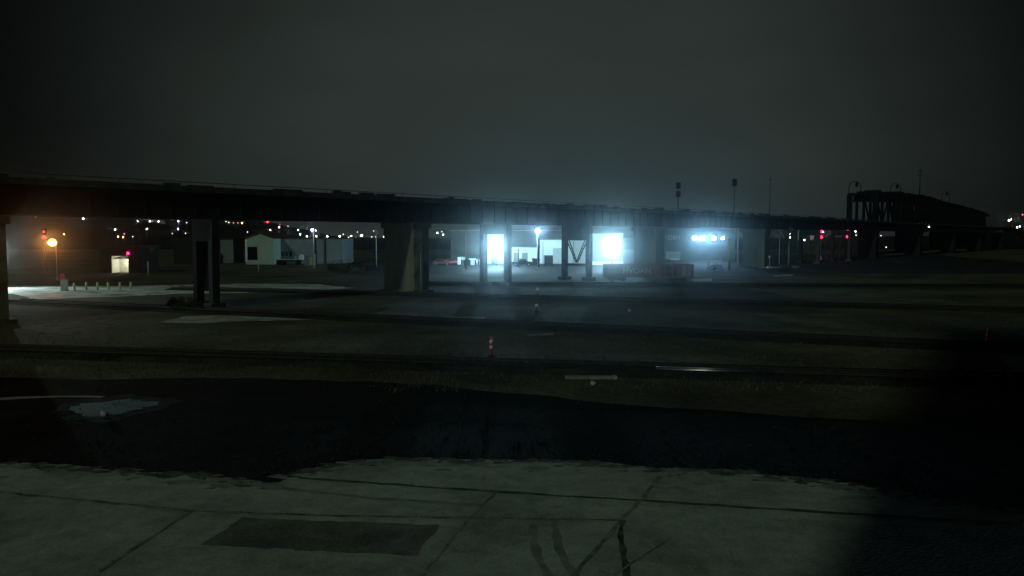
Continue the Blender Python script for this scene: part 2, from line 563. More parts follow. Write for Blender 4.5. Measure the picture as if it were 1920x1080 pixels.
# crumbled dirt lying over the broken slab edge
fr_ = MB()
rnd = random.Random(88)
for i in range(len(far) - 1):
    for k_ in range(3):
        q = far[i].lerp(far[i + 1], rnd.random())
        off = -abs(rnd.gauss(0, 0.45)) + 0.15
        c_ = Vector((q.x + rnd.uniform(-.3, .3), q.y + off, 0.0125 + 0.0003 * rnd.random()))
        rr = rnd.uniform(0.04, 0.26) * (1.0 if off > -0.4 else 0.5)
        n_ = 9
        fr_.poly([c_ + Vector((math.cos(6.283 * a_ / n_) * rr * rnd.uniform(.6, 1.7), math.sin(6.283 * a_ / n_) * rr * rnd.uniform(.5, 1.0), 0)) for a_ in range(n_)])
struct(fr_.build("dirt_fringe", mat("crumbled_dirt", (0.10, 0.115, 0.095), 0.95, 0.5, 1.5, spec=0.05), recalc=False))
fr_ = MB()
for i in range(len(far) - 1):
    q = far[i].lerp(far[i + 1], rnd.random())
    off = -abs(rnd.gauss(0, 0.5)) - 0.05
    c_ = Vector((q.x + rnd.uniform(-.3, .3), q.y + off, 0.0121 + 0.0003 * rnd.random()))
    rr = rnd.uniform(0.15, 0.5)
    fr_.poly([c_ + Vector((math.cos(6.283 * a_ / 13) * rr * rnd.uniform(.8, 1.8), math.sin(6.283 * a_ / 13) * rr * rnd.uniform(.35, .8), 0)) for a_ in range(13)])
struct(fr_.build("dust_fringe", mat("dusty_concrete", (0.27, 0.315, 0.26), 0.95, 0.35, 1.2, spec=0.05, mottle=[(2.0, 0.75)]), recalc=False))
# frozen puddle on the ballast
sheet("ice_puddle", [G(*p) for p in [(95, 772), (130, 750), (190, 745), (245, 740), (300, 744), (345, 752), (310, 768), (250, 780), (190, 793), (120, 788)]], 0.0075, M_SLUSH, 0.22, 0.4, 29)
sheet("ice_puddle", [G(*p) for p in [(130, 768), (150, 757), (190, 754), (215, 752), (245, 748), (268, 752), (300, 755), (285, 762), (250, 768), (228, 777), (190, 782), (155, 779)]], 0.010, M_ICE, 0.16, 0.25, 9)
sheet("ice_puddle", [G(*p) for p in [(-20, 747), (60, 743), (140, 742), (200, 743), (190, 746), (120, 745), (55, 747), (0, 751)]], 0.010, M_SNOW_GREY, 0.05, 0.5, 19)
# old snow
sheet("snow_patch", [G(*p) for p in [(-30, 548), (-20, 537), (60, 536), (115, 536), (210, 536), (300, 535), (370, 533), (470, 532), (600, 533), (660, 540), (600, 546), (470, 549), (350, 550), (230, 556), (120, 560), (60, 562), (30, 552)]], 0.010, M_SNOW, 0.5, 1.2, 11)
sheet("snow_patch", [G(*p) for p in [(300, 604), (345, 594), (430, 590), (470, 588), (545, 585), (575, 587), (600, 593), (745, 597), (745, 600), (600, 599), (520, 601), (430, 603), (380, 607)]], 0.010, mat("bright_snow_ridge", (0.50, 0.52, 0.46), 0.8, 0.3, 0.5, 0.4, 4.0, spec=0.15, dark=(0.20, 0.21, 0.18)), 0.18, 0.7, 12)
sheet("snow_patch", [G(*p) for p in [(40, 615), (90, 606), (200, 600), (240, 606), (190, 622), (100, 632)]], 0.010, mat('muddy_snow', (0.15, 0.135, 0.115), 0.9, 0.4, 0.6, 0.4, 4.0, spec=0.1, mottle=[(1.0, 0.4)]), 0.5, 0.6, 13)
struct(strip([G(*p) for p in [(560, 594), (600, 595.5), (660, 597), (745, 599)]], 0.42, 0.013, 0.04, 55).build('snow_ridge', MATS['bright_snow_ridge']))
for k, pp in enumerate([[(1418, 500), (1500, 499), (1496, 502), (1424, 503)], [(1448, 516), (1490, 513), (1486, 517), (1452, 519)], [(1296, 524), (1336, 522), (1334, 527), (1300, 529)], [(1440, 531), (1462, 530), (1462, 533), (1441, 533)], [(985, 627), (1040, 624), (1038, 628), (990, 630)], [(830, 594), (910, 594), (905, 599), (836, 599)]]):
    sheet("snow_patch", [G(*p) for p in pp], 0.010, M_SNOW_GREY, 0.15, 0.8, 60 + k)
sheet("gravel_mound_base", [G(*p) for p in [(1868, 666), (1890, 656), (1990, 655), (2080, 700), (1960, 712), (1905, 700)]], 0.010, M_SNOW_GREY, 0.2, 0.6, 15)
# yard pavement beyond the bridge
sheet("yard_pavement", [Vector(p) for p in [(-30, 150, 0), (120, 150, 0), (160, 300, 0), (-45, 300, 0)]], 0.004, M_ASPH)
for o in list(COL.objects):
    if o.type == 'MESH' and not o.parent and 'kind' not in o.keys() and o.name.split('.')[0] in ("ballast_bed", "concrete_apron", "asphalt_patch", "ice_puddle", "snow_patch", "gravel_mound_base", "yard_pavement"):
        o['kind'] = 'structure'

# ------------------------------------------------------------------ host building behind the camera (its edge casts the shade at the right)
host = thing("brick_building", "tall dark red brick building behind the concrete apron, the camera fixed on its wall", "building", (20, -13, 0))
MB().box((0.4, 0, 20), (49, 23, 40)).build("wall", M_BRICKHOST, host)
MB().box((0.4, 0, 40.4), (49.6, 23.6, 0.8)).build("roof", M_ROOF, host)
for r_ in range(4):
    for c_ in range(6):
        w = MB().box((-18 + c_ * 7.4, 11.56, 12.5 + r_ * 7.2), (2.2, 0.14, 3.2)).build("window", M_PALE, host)
        MB().box((-18 + c_ * 7.4, 11.66, 12.5 + r_ * 7.2), (1.9, 0.1, 2.9)).build("pane", M_GLASS, w)

# ------------------------------------------------------------------ railway viaduct
DB = Vector((0.6414, 0.7672, 0))
NB = Vector((-0.7672, 0.6414, 0))
B0 = Vector((-40.6, 64.0, 0))
def S(s, n=0.0, z=0.0):
    return B0 + DB * s + NB * n + Vector((0, 0, z))
ANG = math.atan2(DB.y, DB.x)
BW = 5.6
via = thing("railway_viaduct", "long black steel girder viaduct on mixed piers crossing the whole view", "bridge", S(0))
ORI = S(0)
def L(s, n=0.0, z=0.0):
    return S(s, n, z) - ORI
S0, S1 = -70.0, 520.0
def lbox(s0, s1, n0, n1, z0, z1, mb_=None):
    mb_ = mb_ or MB()
    mb_.box(L((s0 + s1) / 2, (n0 + n1) / 2, (z0 + z1) / 2), (s1 - s0, n1 - n0, z1 - z0), ANG)
    return mb_
for n0 in (0.0, BW - 0.5):
    gmb = lbox(S0, S1, n0 + 0.1, n0 + 0.35, 8.8, 11.15)
    lbox(S0, S1, n0 - 0.05, n0 + 0.5, 8.70, 8.80, gmb)
    s = S0
    while s < S1:
        lbox(s, s + 0.12, n0 - 0.02, n0 + 0.1, 8.8, 11.15, gmb)
        s += 2.4
    gmb.build("girder", M_STEEL, via)
dmb = lbox(S0, S1, 0.5, BW - 0.52, 10.3, 10.7)
s = S0
while s < S1:
    lbox(s, s + 0.3, 0.36, BW - 0.41, 9.0, 10.3, dmb)
    s += 4.8
dmb.build("deck", M_STEEL, via)
for n0 in (-0.35, BW - 0.15):
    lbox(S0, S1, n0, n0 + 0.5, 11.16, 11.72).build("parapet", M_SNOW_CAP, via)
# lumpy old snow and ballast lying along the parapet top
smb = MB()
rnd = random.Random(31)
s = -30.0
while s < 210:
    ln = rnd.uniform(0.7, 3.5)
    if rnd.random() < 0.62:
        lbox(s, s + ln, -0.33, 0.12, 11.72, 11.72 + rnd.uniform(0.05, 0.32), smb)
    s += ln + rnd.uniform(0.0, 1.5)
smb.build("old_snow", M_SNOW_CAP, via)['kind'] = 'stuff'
rmb = MB()
s = -60
while s < 320:
    rmb.tube(L(s, BW + 0.1, 11.7), L(s, BW + 0.1, 12.5), 0.03, n=6)
    s += 6
rmb.bar(L(-60, BW + 0.1, 12.5), L(320, BW + 0.1, 12.5), 0.06)
rmb.build("railing", M_STEEL, via)
def pier(s0, s1, n0, n1, m, ztop=8.68, flare=0.3):
    pm = lbox(s0, s1, n0, n1, 0.0, ztop - 0.7)
    lbox(s0 - flare, s1 + flare, n0 - flare * 0.6, n1 + flare * 0.6, ztop - 0.7, ztop, pm)
    lbox(s0 - 0.45, s1 + 0.45, n0 - 0.45, n1 + 0.45, 0.0, 0.35, pm)
    return pm.build("pier", m, via)
p1 = pier(-3.2, 0.35, 0.0, 5.5, M_PIER)
p3 = pier(44.6, 47.2, 0.05, 5.5, M_PIER)
MB().box(L(46.55, 0.035, 2.0), (0.75, 0.05, 3.4), ANG).build("rust_stain", M_RUST, p3)
pier(103.2, 106.2, 0.05, 4.6, M_PIER_GLARE)
pier(151.6, 154.5, 0.05, 5.2, M_PIERD)
for sp in (236, 290, 345, 400, 460):
    pier(sp, sp + 3, 0.05, 5.2, M_PIERK)
def bent(s, n0, n1, w, vee=False, cap=1.6, zb=0.0):
    b = lbox(s - 0.35, s + 0.35, n0 - 0.4, n1 + 0.4, 8.7 - cap, 8.68).build("bent_cap", M_STEEL2, via)
    for n in (n0, n1):
        lbox(s - w / 2, s + w / 2, n - w / 2, n + w / 2, zb + 0.5, 8.7 - cap).build("leg", M_STEEL2, b)
        lbox(s - w, s + w, n - w, n + w, zb, zb + 0.5).build("footing", M_PIERD, b)
    if vee:
        zt, zv = 8.7 - cap, 2.75
        for a in (n0 + w / 2, n1 - w / 2):
            sg = 1 if a < (n0 + n1) / 2 else -1
            v = MB()
            for off in (0.0, 0.42):
                v.bar(L(s, a + sg * off * 1.1, zt), L(s, (n0 + n1) / 2 - sg * 0.18 + sg * off * 0.62, zv + 0.05), 0.13)
            for k in range(7):
                t0, t1 = k / 7.0, (k + 1) / 7.0
                pa = L(s, a, zt).lerp(L(s, (n0 + n1) / 2 - sg * 0.18, zv), t0)
                pb = L(s, a + sg * 0.46, zt).lerp(L(s, (n0 + n1) / 2 + sg * 0.08, zv), t1)
                v.bar(pa, pb, 0.05)
            v.build("lattice_brace", M_STEEL2, b)
        lbox(s - 0.12, s + 0.12, n0 + w / 2 + 0.01, n1 - w / 2 - 0.01, zv - 0.45, zv - 0.1).build("strut", M_STEEL2, b)
    return b
M_LITFACE = mat("lightened_pier_face", (0.42, 0.42, 0.28), 0.92, 0.3, 0.5, 0.4, 4.0, spec=0.1, mottle=[(0.5, 0.6)])  # thin added panels with light put into their colour, for dim pier faces
lbox(44.62, 46.1, 0.0, 0.045, 0.4, 7.9).build("lightened_face", M_LITFACE, p3)
lbox(-3.0, 0.33, -0.06, -0.005, 0.4, 7.9).build("lightened_face", M_LITFACE, p1)
b_ = bent(18.4, 0.35, 3.3, 0.75, cap=2.2)
lbox(18.25, 18.55, 0.73, 2.92, 1.7, 6.49).build("web_plate", M_STEEL, b_)
bent(62.8, 0.35, 4.9, 0.8, cap=1.4)
bent(82.8, 0.35, 5.1, 0.78, True, cap=2.35)
bent(187, 0.35, 5.0, 0.8, cap=1.5)
bent(212, 0.35, 5.0, 0.8, cap=1.5)
tag(MB().tube((0, 0, 0), (0, 0, 4.9), 0.06, 0.05, 8).tube((0, 0, 0), (0, 0, 0.2), 0.14, n=8).build("marker_pole", M_PALE, None, S(45.05, -0.75)), "thin pale pole right in front of the tall brownish concrete pier", "pole")

# tall signals and poles standing on the viaduct
def deck_signal(px, heads, ztop, label, name="railway_signal"):
    k = (px - 960) / F
    s = (40.6 + k * 64) / (0.6414 - k * 0.7672)
    base = S(s, 0.9, 10.7)
    t = thing(name, label, "signal", base)
    MB().tube((0, 0, 0), (0, 0, ztop - 10.7), 0.09, 0.07, 8).build("mast", M_DKPOLE, t)
    MB().box((0, 0, 0.2), (0.5, 0.5, 0.4)).build("base", M_DKPOLE, t)
    for z0, z1, w in heads:
        hb = MB().box((0, -0.12, (z0 + z1) / 2 - 10.7), (w, 0.10, z1 - z0))
        hb.box((0, -0.22, (z0 + z1) / 2 - 10.7), (w * 0.62, 0.14, (z1 - z0) * 0.92))
        hb.build("signal_head", M_BLACK, t)
    return t
deck_signal(1278, [(15.9, 17.0, 0.85), (14.3, 15.4, 0.85)], 17.1, "dark two-headed signal on a tall mast above the middle of the viaduct")
deck_signal(1382, [(17.5, 19.0, 0.95)], 19.1, "dark single-headed signal on a tall mast above the viaduct, right of the two-headed one")
k = (1449 - 960) / F
s_ = (40.6 + k * 64) / (0.6414 - k * 0.7672)
tag(MB().tube((0, 0, 0), (0, 0, 10.0), 0.11, 0.06, 8).box((0, 0, 9.2), (0.9, 0.1, 0.1)).build("utility_pole", M_DKPOLE, None, S(s_, 1.0, 10.7)), "bare dark pole rising above the viaduct between bare trees", "pole")

# ------------------------------------------------------------------ tracks
M_RAILR = mat('rusty_rail', (0.045, 0.038, 0.03), 0.75, 0.3, 2.0, spec=0.1)
def track(p0, p1, label, shiny=None):
    a, b = Vector((p0[0], p0[1], 0)), Vector((p1[0], p1[1], 0))
    d_ = (b - a).normalized()
    n_ = Vector((-d_.y, d_.x, 0))
    ln = (b - a).length
    ang = math.atan2(d_.y, d_.x)
    t = thing("railway_track", label, "track", a, ang)
    bed = MB()
    bed.prism([(0, -2.4, 0.006), (0, 2.4, 0.006), (0, 1.5, 0.16), (0, -1.5, 0.16)], (ln, 0, 0)).build("ballast", M_BED, t)
    prof = []
    for yy in (-0.717, 0.717):
        w = 0.036
        pts = [(-w, 0.30), (-w, 0.335)] + [(w * math.sin(q), 0.335 + 0.012 * math.cos(q) + 0.0) for q in [-1.2, -0.8, -0.4, 0, 0.4, 0.8, 1.2]] + [(w, 0.335), (w, 0.30), (0.010, 0.285), (0.010, 0.22), (0.07, 0.20), (-0.07, 0.20), (-0.010, 0.22), (-0.010, 0.285)]
        nseg = 1
        spans = [(0, ln, M_RAILR)]
        if shiny and yy < 0:
            spans = [(0, shiny[0], M_RAILR), (shiny[0] + 0.01, shiny[1], M_RAIL), (shiny[1] + 0.01, ln, M_RAILR)]
        for x0, x1, mm in spans:
            rb = MB()
            ra = [rb.bm.verts.new((x0, yy + y_, z_)) for y_, z_ in pts]
            rbv = [rb.bm.verts.new((x1, yy + y_, z_)) for y_, z_ in pts]
            for i in range(len(pts)):
                k_ = (i + 1) % len(pts)
                f = rb.bm.faces.new([ra[i], ra[k_], rbv[k_], rbv[i]])
                f.smooth = True
            rb.bm.faces.new(ra[::-1]); rb.bm.faces.new(rbv)
            rb.build("rail", mm, t)
    # ties: the hundred nearest one by one, the rest as one mass
    cnt = int(ln / 0.6)
    ties = [(i * 0.6 + 0.3) for i in range(cnt)]
    ties.sort(key=lambda s__: (a + d_ * s__).length)
    first = None
    for s__ in ties[:100]:
        if first is None:
            first = MB().box((0, 0, 0), (0.23, 2.55, 0.10)).build("sleeper", M_TIE, t)
            o = first
        else:
            o = first.copy()
            COL.objects.link(o)
            o.parent = t
        o.location = (s__ + random.uniform(-.03, .03), random.uniform(-.05, .05), 0.152)
        o.rotation_euler = (0, 0, random.uniform(-.02, .02))
    rest = MB()
    for s__ in ties[100:]:
        rest.box((s__, 0, 0.152), (0.23, 2.55, 0.10))
    r = rest.build("far_sleepers", M_TIE, t)
    r['kind'] = 'stuff'
    return t
def through(pa, pb, e0, e1):
    a, b = G(*pa, 0.335), G(*pb, 0.335)
    a.z = b.z = 0.0
    d_ = (b - a).normalized()
    sd = Vector((-d_.y, d_.x, 0)) * 0.717
    a, b = a + sd, b + sd
    return a - d_ * e0, b + d_ * e1
track(*through((300, 660), (1385, 692), 22, 30), "nearest railway track with one shining stretch of rail, running past the orange delineator", (22 + (G(1180, 686) - G(300, 660)).length, 22 + (G(1388, 692) - G(300, 660)).length))
track(*through((600, 588), (1500, 629), 40, 40), "middle railway track on a dark bed between the nearest track and the viaduct")
track(*through((700, 547), (1300, 562), 30, 60), "far railway track close to the foot of the viaduct piers")
track(*through((900, 529), (1700, 533), 10, 40), "farthest railway track carrying the red gondola car")

# stray tie and stones by the nearest track
p = G(1108, 711)
tag(MB().box((0, 0, 0.09), (2.55, 0.2, 0.16)).build("loose_sleeper", M_SNOW_GREY, None, p), "pale loose sleeper lying in front of the nearest track", "sleeper").rotation_euler = (0, 0, -0.02)
for (x, y, lb) in [(1153, 711, "pale stone just right of the loose sleeper"), (1112, 722, "pale stone lying nearest the concrete, below the loose sleeper"), (196, 780, "small bright stone frozen in the ice puddle"), (1180, 584, "lone white stone between the two middle tracks"), (277, 553, "white marker stone at the right tip of the bright snow")]:
    m_ = MB()
    m_.ball((0, 0, 0.08), 0.17, 7, 5, 0.7)
    for v in m_.bm.verts:
        v.co += Vector((random.uniform(-.04, .04), random.uniform(-.04, .04), random.uniform(-.02, .02)))
    tag(m_.build("stone", M_PALE, None, G(x, y)), lb, "stone")
# broken pale sleepers' ends and scraps along the track
for k_, (x, y) in enumerate([(425, 672), (567, 676), (690, 668), (838, 685), (1030, 693), (452, 661), (1325, 700), (1140, 693)]):
    o = MB().box((0, 0, 0.05), (0.55, 0.16, 0.09)).build("wood_scrap", M_SNOW_GREY, None, G(x, y) + Vector((0, 0, 0.0)))
    o.rotation_euler = (0, 0, random.uniform(-.3, .3))
    tag(o, ["scrap of pale wood farthest left but one beside the nearest track", "scrap of pale wood, third from the left along the nearest track", "scrap of pale wood behind the nearest track, left of the delineator", "scrap of pale wood in front of the track, just left of the delineator", "scrap of pale wood just right of the delineator's foot", "leftmost scrap of pale wood by the nearest track", "rightmost scrap of pale wood by the nearest track", "scrap of pale wood below the start of the shining rail"][k_], "wood scrap", "wood scraps along the nearest track")

# ------------------------------------------------------------------ delineator, cone, switch stands
def delineator(loc, label, hgt, cone=False):
    t = thing("traffic_cone" if cone else "delineator_post", label, "cone" if cone else "delineator", loc)
    if cone:
        MB().box((0, 0, 0.02), (0.42, 0.42, 0.04)).build("base", M_RUBBER, t)
        MB().lathe([(0.17, 0.04), (0.03, hgt)], n=14).build("cone_body", M_ORANGE, t)
        MB().lathe([(0.082, hgt * 0.62), (0.046, hgt * 0.92)], n=14).build("reflective_band", M_REFL, t)
    else:
        MB().lathe([(0.2, 0), (0.2, 0.05), (0.11, 0.10)], n=14).build("base", M_RUBBER, t)
        MB().lathe([(0.095, 0.10), (0.075, hgt * 0.85), (0.05, hgt)], n=14).build("post", M_ORANGE, t)
        for z0, z1 in ((hgt * 0.40, hgt * 0.56), (hgt * 0.68, hgt * 0.84)):
            MB().lathe([(0.1, z0), (0.095, z1)], n=14).build("reflective_band", M_REFL, t)
    return t
delineator(G(921, 669), "orange delineator post with two white bands beside the nearest track", 1.15)
delineator(G(1852, 641), "orange cone with a pale collar standing in the dark at far right", 1.0, True)
def switch_stand(loc, label, hgt, plate):
    t = thing("switch_stand", label, "switch stand", loc)
    MB().box((0, 0, 0.15), (0.35, 0.3, 0.3)).build("stand_box", M_DKPOLE, t)
    MB().tube((0, 0, 0.3), (0, 0, hgt), 0.035, n=8).build("rod", M_DKPOLE, t)
    MB().tube((0, -0.02, hgt), (0, 0.02, hgt), plate, n=12).build("target", M_REFL, t)
    MB().bar((0.1, 0, 0.3), (0.45, 0, 0.55), 0.04).build("lever", M_DKPOLE, t)
switch_stand(G(1006, 588), "low switch stand with a small white target beside the middle track", 0.75, 0.14)
switch_stand(G(1008, 556), "taller switch stand with a bright white target by the far track", 0.85, 0.20)

# ------------------------------------------------------------------ left area: bollards, sign, bay, lamps
b0 = MB()
b0.tube((0, 0, 0), (0, 0, 0.98), 0.13, n=12).ball((0, 0, 0.98), 0.13, 12, 6, 0.5)
bo = None
bl = ["yellow bollard beside the red octagonal sign", "second yellow bollard from the left in the snow", "third yellow bollard from the left in the snow", "middle yellow bollard of the seven in the snow", "third yellow bollard from the right in the snow", "last but one yellow bollard on the right in the snow", "rightmost yellow bollard of the row in the snow"]
for i, (x, y) in enumerate([(122, 544), (140, 545), (162, 543.5), (183, 544), (204, 543.5), (225, 543.5), (245, 543.5)]):
    if bo is None:
        bo = b0.build("bollard", M_YEL)
        o = bo
    else:
        o = bo.copy()
        COL.objects.link(o)
    o.location = G(x, y)
    o.rotation_euler = (random.uniform(-.05, .05), random.uniform(-.07, .07), 0)
    tag(o, bl[i], "bollard", "yellow bollards standing in the snow")
p = G(118, 546)
t = thing("road_sign", "red octagonal sign on a short post at the left end of the bollards", "sign", p)
MB().tube((0, 0, 0), (0, 0, 2.2), 0.04, n=8).build("post", M_PALE, t)
MB().tube((0, -0.05, 1.88), (0, -0.08, 1.88), 0.42, n=8).build("sign_plate", M_REDP, t)
t = thing("utility_cabinet", "pale grey utility cabinet just left of the red sign", "cabinet", p + Vector((-0.3, 0.9, 0)))
MB().box((0, 0, 0.75), (0.7, 0.5, 1.4)).build("body", M_PALE, t)
MB().box((0, -0.02, 1.48), (0.78, 0.6, 0.06)).build("lid", M_GREYW, t)
MB().box((0, 0, 0.04), (0.8, 0.6, 0.08)).build("plinth", M_PIER, t)
# dark shed with a lit open bay
c = G(225, 512)
t = thing("brick_shed", "dark brick shed with one brightly lit open bay, left under the viaduct", "building", c)
wS, hS, dS = 7.6, 4.9, 8.0
wl = MB()
wl.box((-wS / 4 - 0.82, 0.15, hS / 2), (wS / 2 - 1.64 + 0.0, 0.3, hS))
wl.box((wS / 4 + 0.82, 0.15, hS / 2), (wS / 2 - 1.64, 0.3, hS))
wl.box((0, 0.15, 3.25 + (hS - 3.25) / 2), (3.28, 0.3, hS - 3.25))
wl.box((-wS / 2 + 0.15, dS / 2 + 0.3, hS / 2), (0.3, dS, hS))
wl.box((wS / 2 - 0.15, dS / 2 + 0.3, hS / 2), (0.3, dS, hS))
wl.build("wall", M_DKWALL, t)
MB().box((0, dS / 2 + 0.1, hS + 0.15), (wS + 0.5, dS + 0.9, 0.3)).build("roof", M_ROOF, t)
iw = MB()
iw.box((0, 3.4, 1.63), (3.6, 0.1, 3.24)).box((-1.75, 1.85, 1.63), (0.1, 3.0, 3.24)).box((1.75, 1.85, 1.63), (0.1, 3.0, 3.24))
iw.build("bay_lining", M_CREAM, t)
bm_ = MB()
for q in (0.9, 1.7, 2.5):
    bm_.bar((-1.65, q, 2.75), (0, q, 3.1), 0.10).bar((0, q, 3.1), (1.65, q, 2.75), 0.10).bar((-1.65, q, 2.72), (1.65, q, 2.72), 0.08).bar((-.8, q, 2.72), (-.4, q, 3.0), 0.06).bar((.8, q, 2.72), (.4, q, 3.0), 0.06)
bm_.build("roof_truss", M_DKPOLE, t)
MB().box((0.95, 2.2, 2.45), (0.7, 0.16, 0.12)).build("tube_light", E_INT, t)
lamp("bay_light", (0.95, 2.0, 2.25), 230, (1.0, 0.97, 0.78), t, 0.12)
lamp_r = thing("warning_light", "small red warning light above the right corner of the lit bay", "light", c + Vector((1.75, -0.1, 3.75)))
MB().box((0, 0.03, 0), (0.2, 0.14, 0.3)).build("housing", M_DKPOLE, lamp_r)
MB().ball((0, -0.16, 0), 0.27, 10, 7).build("lens", emit("red_lens", (1.0, 0.015, 0.10), 9.0), lamp_r)
lamp("red_light", (0, -0.6, 0), 14, (1.0, 0.02, 0.08), lamp_r, 0.1)
p = G(278, 517)
t = thing("crossing_post", "pale post with a small plate right of the lit bay", "post", p)
MB().tube((0, 0, 0), (0, 0, 2.5), 0.14, n=8).build("post", M_PALE, t)
MB().tube((0.05, 0, 2.5), (0.55, 0, 4.6), 0.05, n=8).build("arm", M_DKPOLE, t)
MB().box((0.75, -0.02, 4.7), (0.75, 0.04, 0.7)).build("plate", M_ROOF, t)
tag(MB().tube((0, 0, 0), (0, 0, 7.6), 0.14, 0.1, 8).box((0, 0, 7.2), (1.4, 0.12, 0.12)).build("utility_pole", M_TIE, None, G(262, 511)), "brown wooden pole just right of the lit bay", "pole")

def street_lamp(base, z, label, m, power, color, headsize=0.3, arm=1.2, side=1, head=None, pole_r=0.09, radius=0.2, facing=-1):
    t = thing("street_lamp", label, "lamp", base)
    MB().tube((0, 0, 0), (0, 0, z + 0.05), pole_r, pole_r * 0.6, 8).tube((0, 0, 0), (0, 0, 0.3), pole_r * 2.0, n=8).build("pole", M_PALE, t)
    hb = MB()
    hb.tube((0, 0, z), (0, facing * arm, z + 0.25), 0.05, n=6).box((0, facing * arm, z + 0.30), (headsize * 1.5, headsize * 1.9, 0.14))
    hb.build("lamp_head", M_DKPOLE, t)
    MB().ball((0, facing * arm, z + 0.02), headsize * 0.8, 10, 7, 0.9).build("bulb", m, t)
    if power:
        lamp("lamp_light", (0, facing * (arm + 0.25), z - 0.35), power, color, t, radius)
    return t
# sodium lamp at left
b = P(98, 455, 128)
street_lamp(Vector((b.x, b.y + 1.0, 0)), b.z, "bright orange sodium lamp on a pole, left under the viaduct", E_WARM, 0, (1.0, 0.42, 0.10), 0.8, 1.0)
beam("sodium_beam", (b.x, b.y - 1.0, b.z), b, 4300, (1.0, 0.34, 0.07), None, 30)
# assumed cool lamp, unseen behind the left pier, added to light the snow
b = P(1, 452, 112)
street_lamp(Vector((b.x - 1.2, b.y, 0)), 5.5, "assumed cool white lamp, unseen behind the leftmost pier, added to light the snow", E_COOL, 0, (0.76, 0.95, 0.90), 0.3, 0.8)
lo_ = beam("assumed_snow_light", (b.x - 1.2, b.y - 1.0, 5.3), b, 15000, (0.76, 0.95, 0.90), None, 100)  # added spot serving as that unseen lamp's light
lo_.rotation_euler = (Vector((-60, 99, 0)) - lo_.location).to_track_quat('-Z', 'Y').to_euler()

# ------------------------------------------------------------------ buildings beyond the viaduct, left part
def gable_building(px0, px1, ytop, Y, depth, name, label, m, door=None, peak=0.0, roof=M_ROOF, extra=None):
    a, b = P(px0, ytop, Y), P(px1, ytop, Y)
    w, h = b.x - a.x, a.z
    t = thing(name, label, "building", ((a.x + b.x) / 2, Y, 0))
    wm = MB()
    pts = [(-w / 2, 0, 0), (w / 2, 0, 0), (w / 2, 0, h)] + ([(0, 0, h + peak)] if peak else []) + [(-w / 2, 0, h)]
    wm.prism(pts, (0, depth, 0)).build("wall", m, t)
    if peak:
        rm = MB()
        for sg in (-1, 1):
            q = [(sg * (w / 2 + 0.4), -0.5, h - 0.10), (0, -0.5, h + peak + 0.12), (0, -0.5, h + peak + 0.32), (sg * (w / 2 + 0.4), -0.5, h + 0.1)]
            rm.prism(q, (0, depth + 1.0, 0))
        rm.build("roof", roof, t)
    else:
        MB().box((0, depth / 2, h + 0.12), (w + 0.5, depth + 0.5, 0.24)).build("roof", roof, t)
    if door:
        d0, d1, dt, db = door
        q0, q1, q2 = P(d0, dt, Y), P(d1, dt, Y), P(d0, db, Y)
        cx = (q0.x + q1.x) / 2 - (a.x + b.x) / 2
        fr = MB()
        fr.box((cx, -0.06, (q0.z + max(q2.z, 0)) / 2), (q1.x - q0.x, 0.12, q0.z - max(q2.z, 0.0)))
        fr.build("door", M_BLACK, t)
    return t
gable_building(325, 369, 449, 205, 10, "shed", "dim grey box shed left of the steel bent", M_DKWALL)
gable_building(413, 437, 449, 212, 8, "shed", "small plain grey shed just right of the steel bent", M_GREYW)
gb = gable_building(460, 513, 447, 200, 14, "warehouse", "pale green gabled warehouse with one big black doorway", M_PALEG, (464, 482, 463, 487), 1.3)
MB().box(P(462, 468, 199.9) - Vector((gb.location.x, 200, 0)) + Vector((0, -0.08, -0.3)), (0.5, 0.16, 5.6)).build("corner_trim", M_WHITE, gb)
gl = gable_building(513.4, 642, 448, 206, 14, "warehouse", "long low grey metal warehouse joined to the pale gabled one", M_GREYW)
ox = gl.location.x
for px in (592, 610):
    q = P(px, 465, 206)
    MB().box((q.x - ox, -0.06, 3.1), (0.5, 0.12, 6.2)).build("downpipe", M_DKPOLE, gl)
for i, px in enumerate((516, 524, 531, 538, 546)):
    q0 = P(px, 476, 206)
    f = MB().box((q0.x - ox, -0.05, 2.5), (0.75, 0.1, 1.5)).build("window", M_PALE, gl)
    MB().box((q0.x - ox, -0.12, 2.5), (0.6, 0.06, 1.3)).build("pane", M_GLASS, f)
# flatbed trailer with pale load in front
p = P(542, 484, 196)
t = thing("flatbed_trailer", "pale flatbed trailer parked before the long grey warehouse", "trailer", (p.x, 196, 0))
MB().box((0, 0, 1.35), (6.6, 2.2, 0.18)).build("bed", M_PALE, t)
MB().box((0, 0, 1.05), (6.2, 0.8, 0.35)).build("chassis", M_DKPOLE, t)
for xx in (-2.4, -1.4, 2.2):
    MB().tube((xx, -1.0, 0.5), (xx, 1.0, 0.5), 0.5, n=14).build("wheel", M_RUBBER, t)
p = P(564, 477, 195.5)
tag(MB().box((0, 0, 0.4), (1.0, 1.0, 0.8)).box((0.1, 0, 0.95), (0.7, 0.7, 0.3)).build("crate", M_WHITE, None, (p.x, 196, 1.445)), "white crate at the right end of the flatbed trailer", "crate")
p = P(554, 480, 195.5)
tag(MB().box((0, 0, 0.3), (0.6, 0.7, 0.6)).tube((0, 0, 0.6), (0, 0, 0.8), 0.2, n=8).build("drum", M_PALEG, None, (p.x, 196, 1.445)), "small pale drum beside the white crate on the flatbed", "drum")
p = P(579, 500, 188)
t = thing("site_cabin", "low pale grey cabin before the long warehouse", "cabin", (p.x, 188, 0))
MB().box((0, 1.2, 1.35), (2.1, 2.4, 2.4)).build("body", M_GREYW, t)
MB().box((0, 1.2, 2.62), (2.3, 2.6, 0.12)).build("roof", M_PALE, t)
MB().box((0.5, -0.02, 1.2), (0.7, 0.05, 1.9)).build("door", M_PALEG, t)
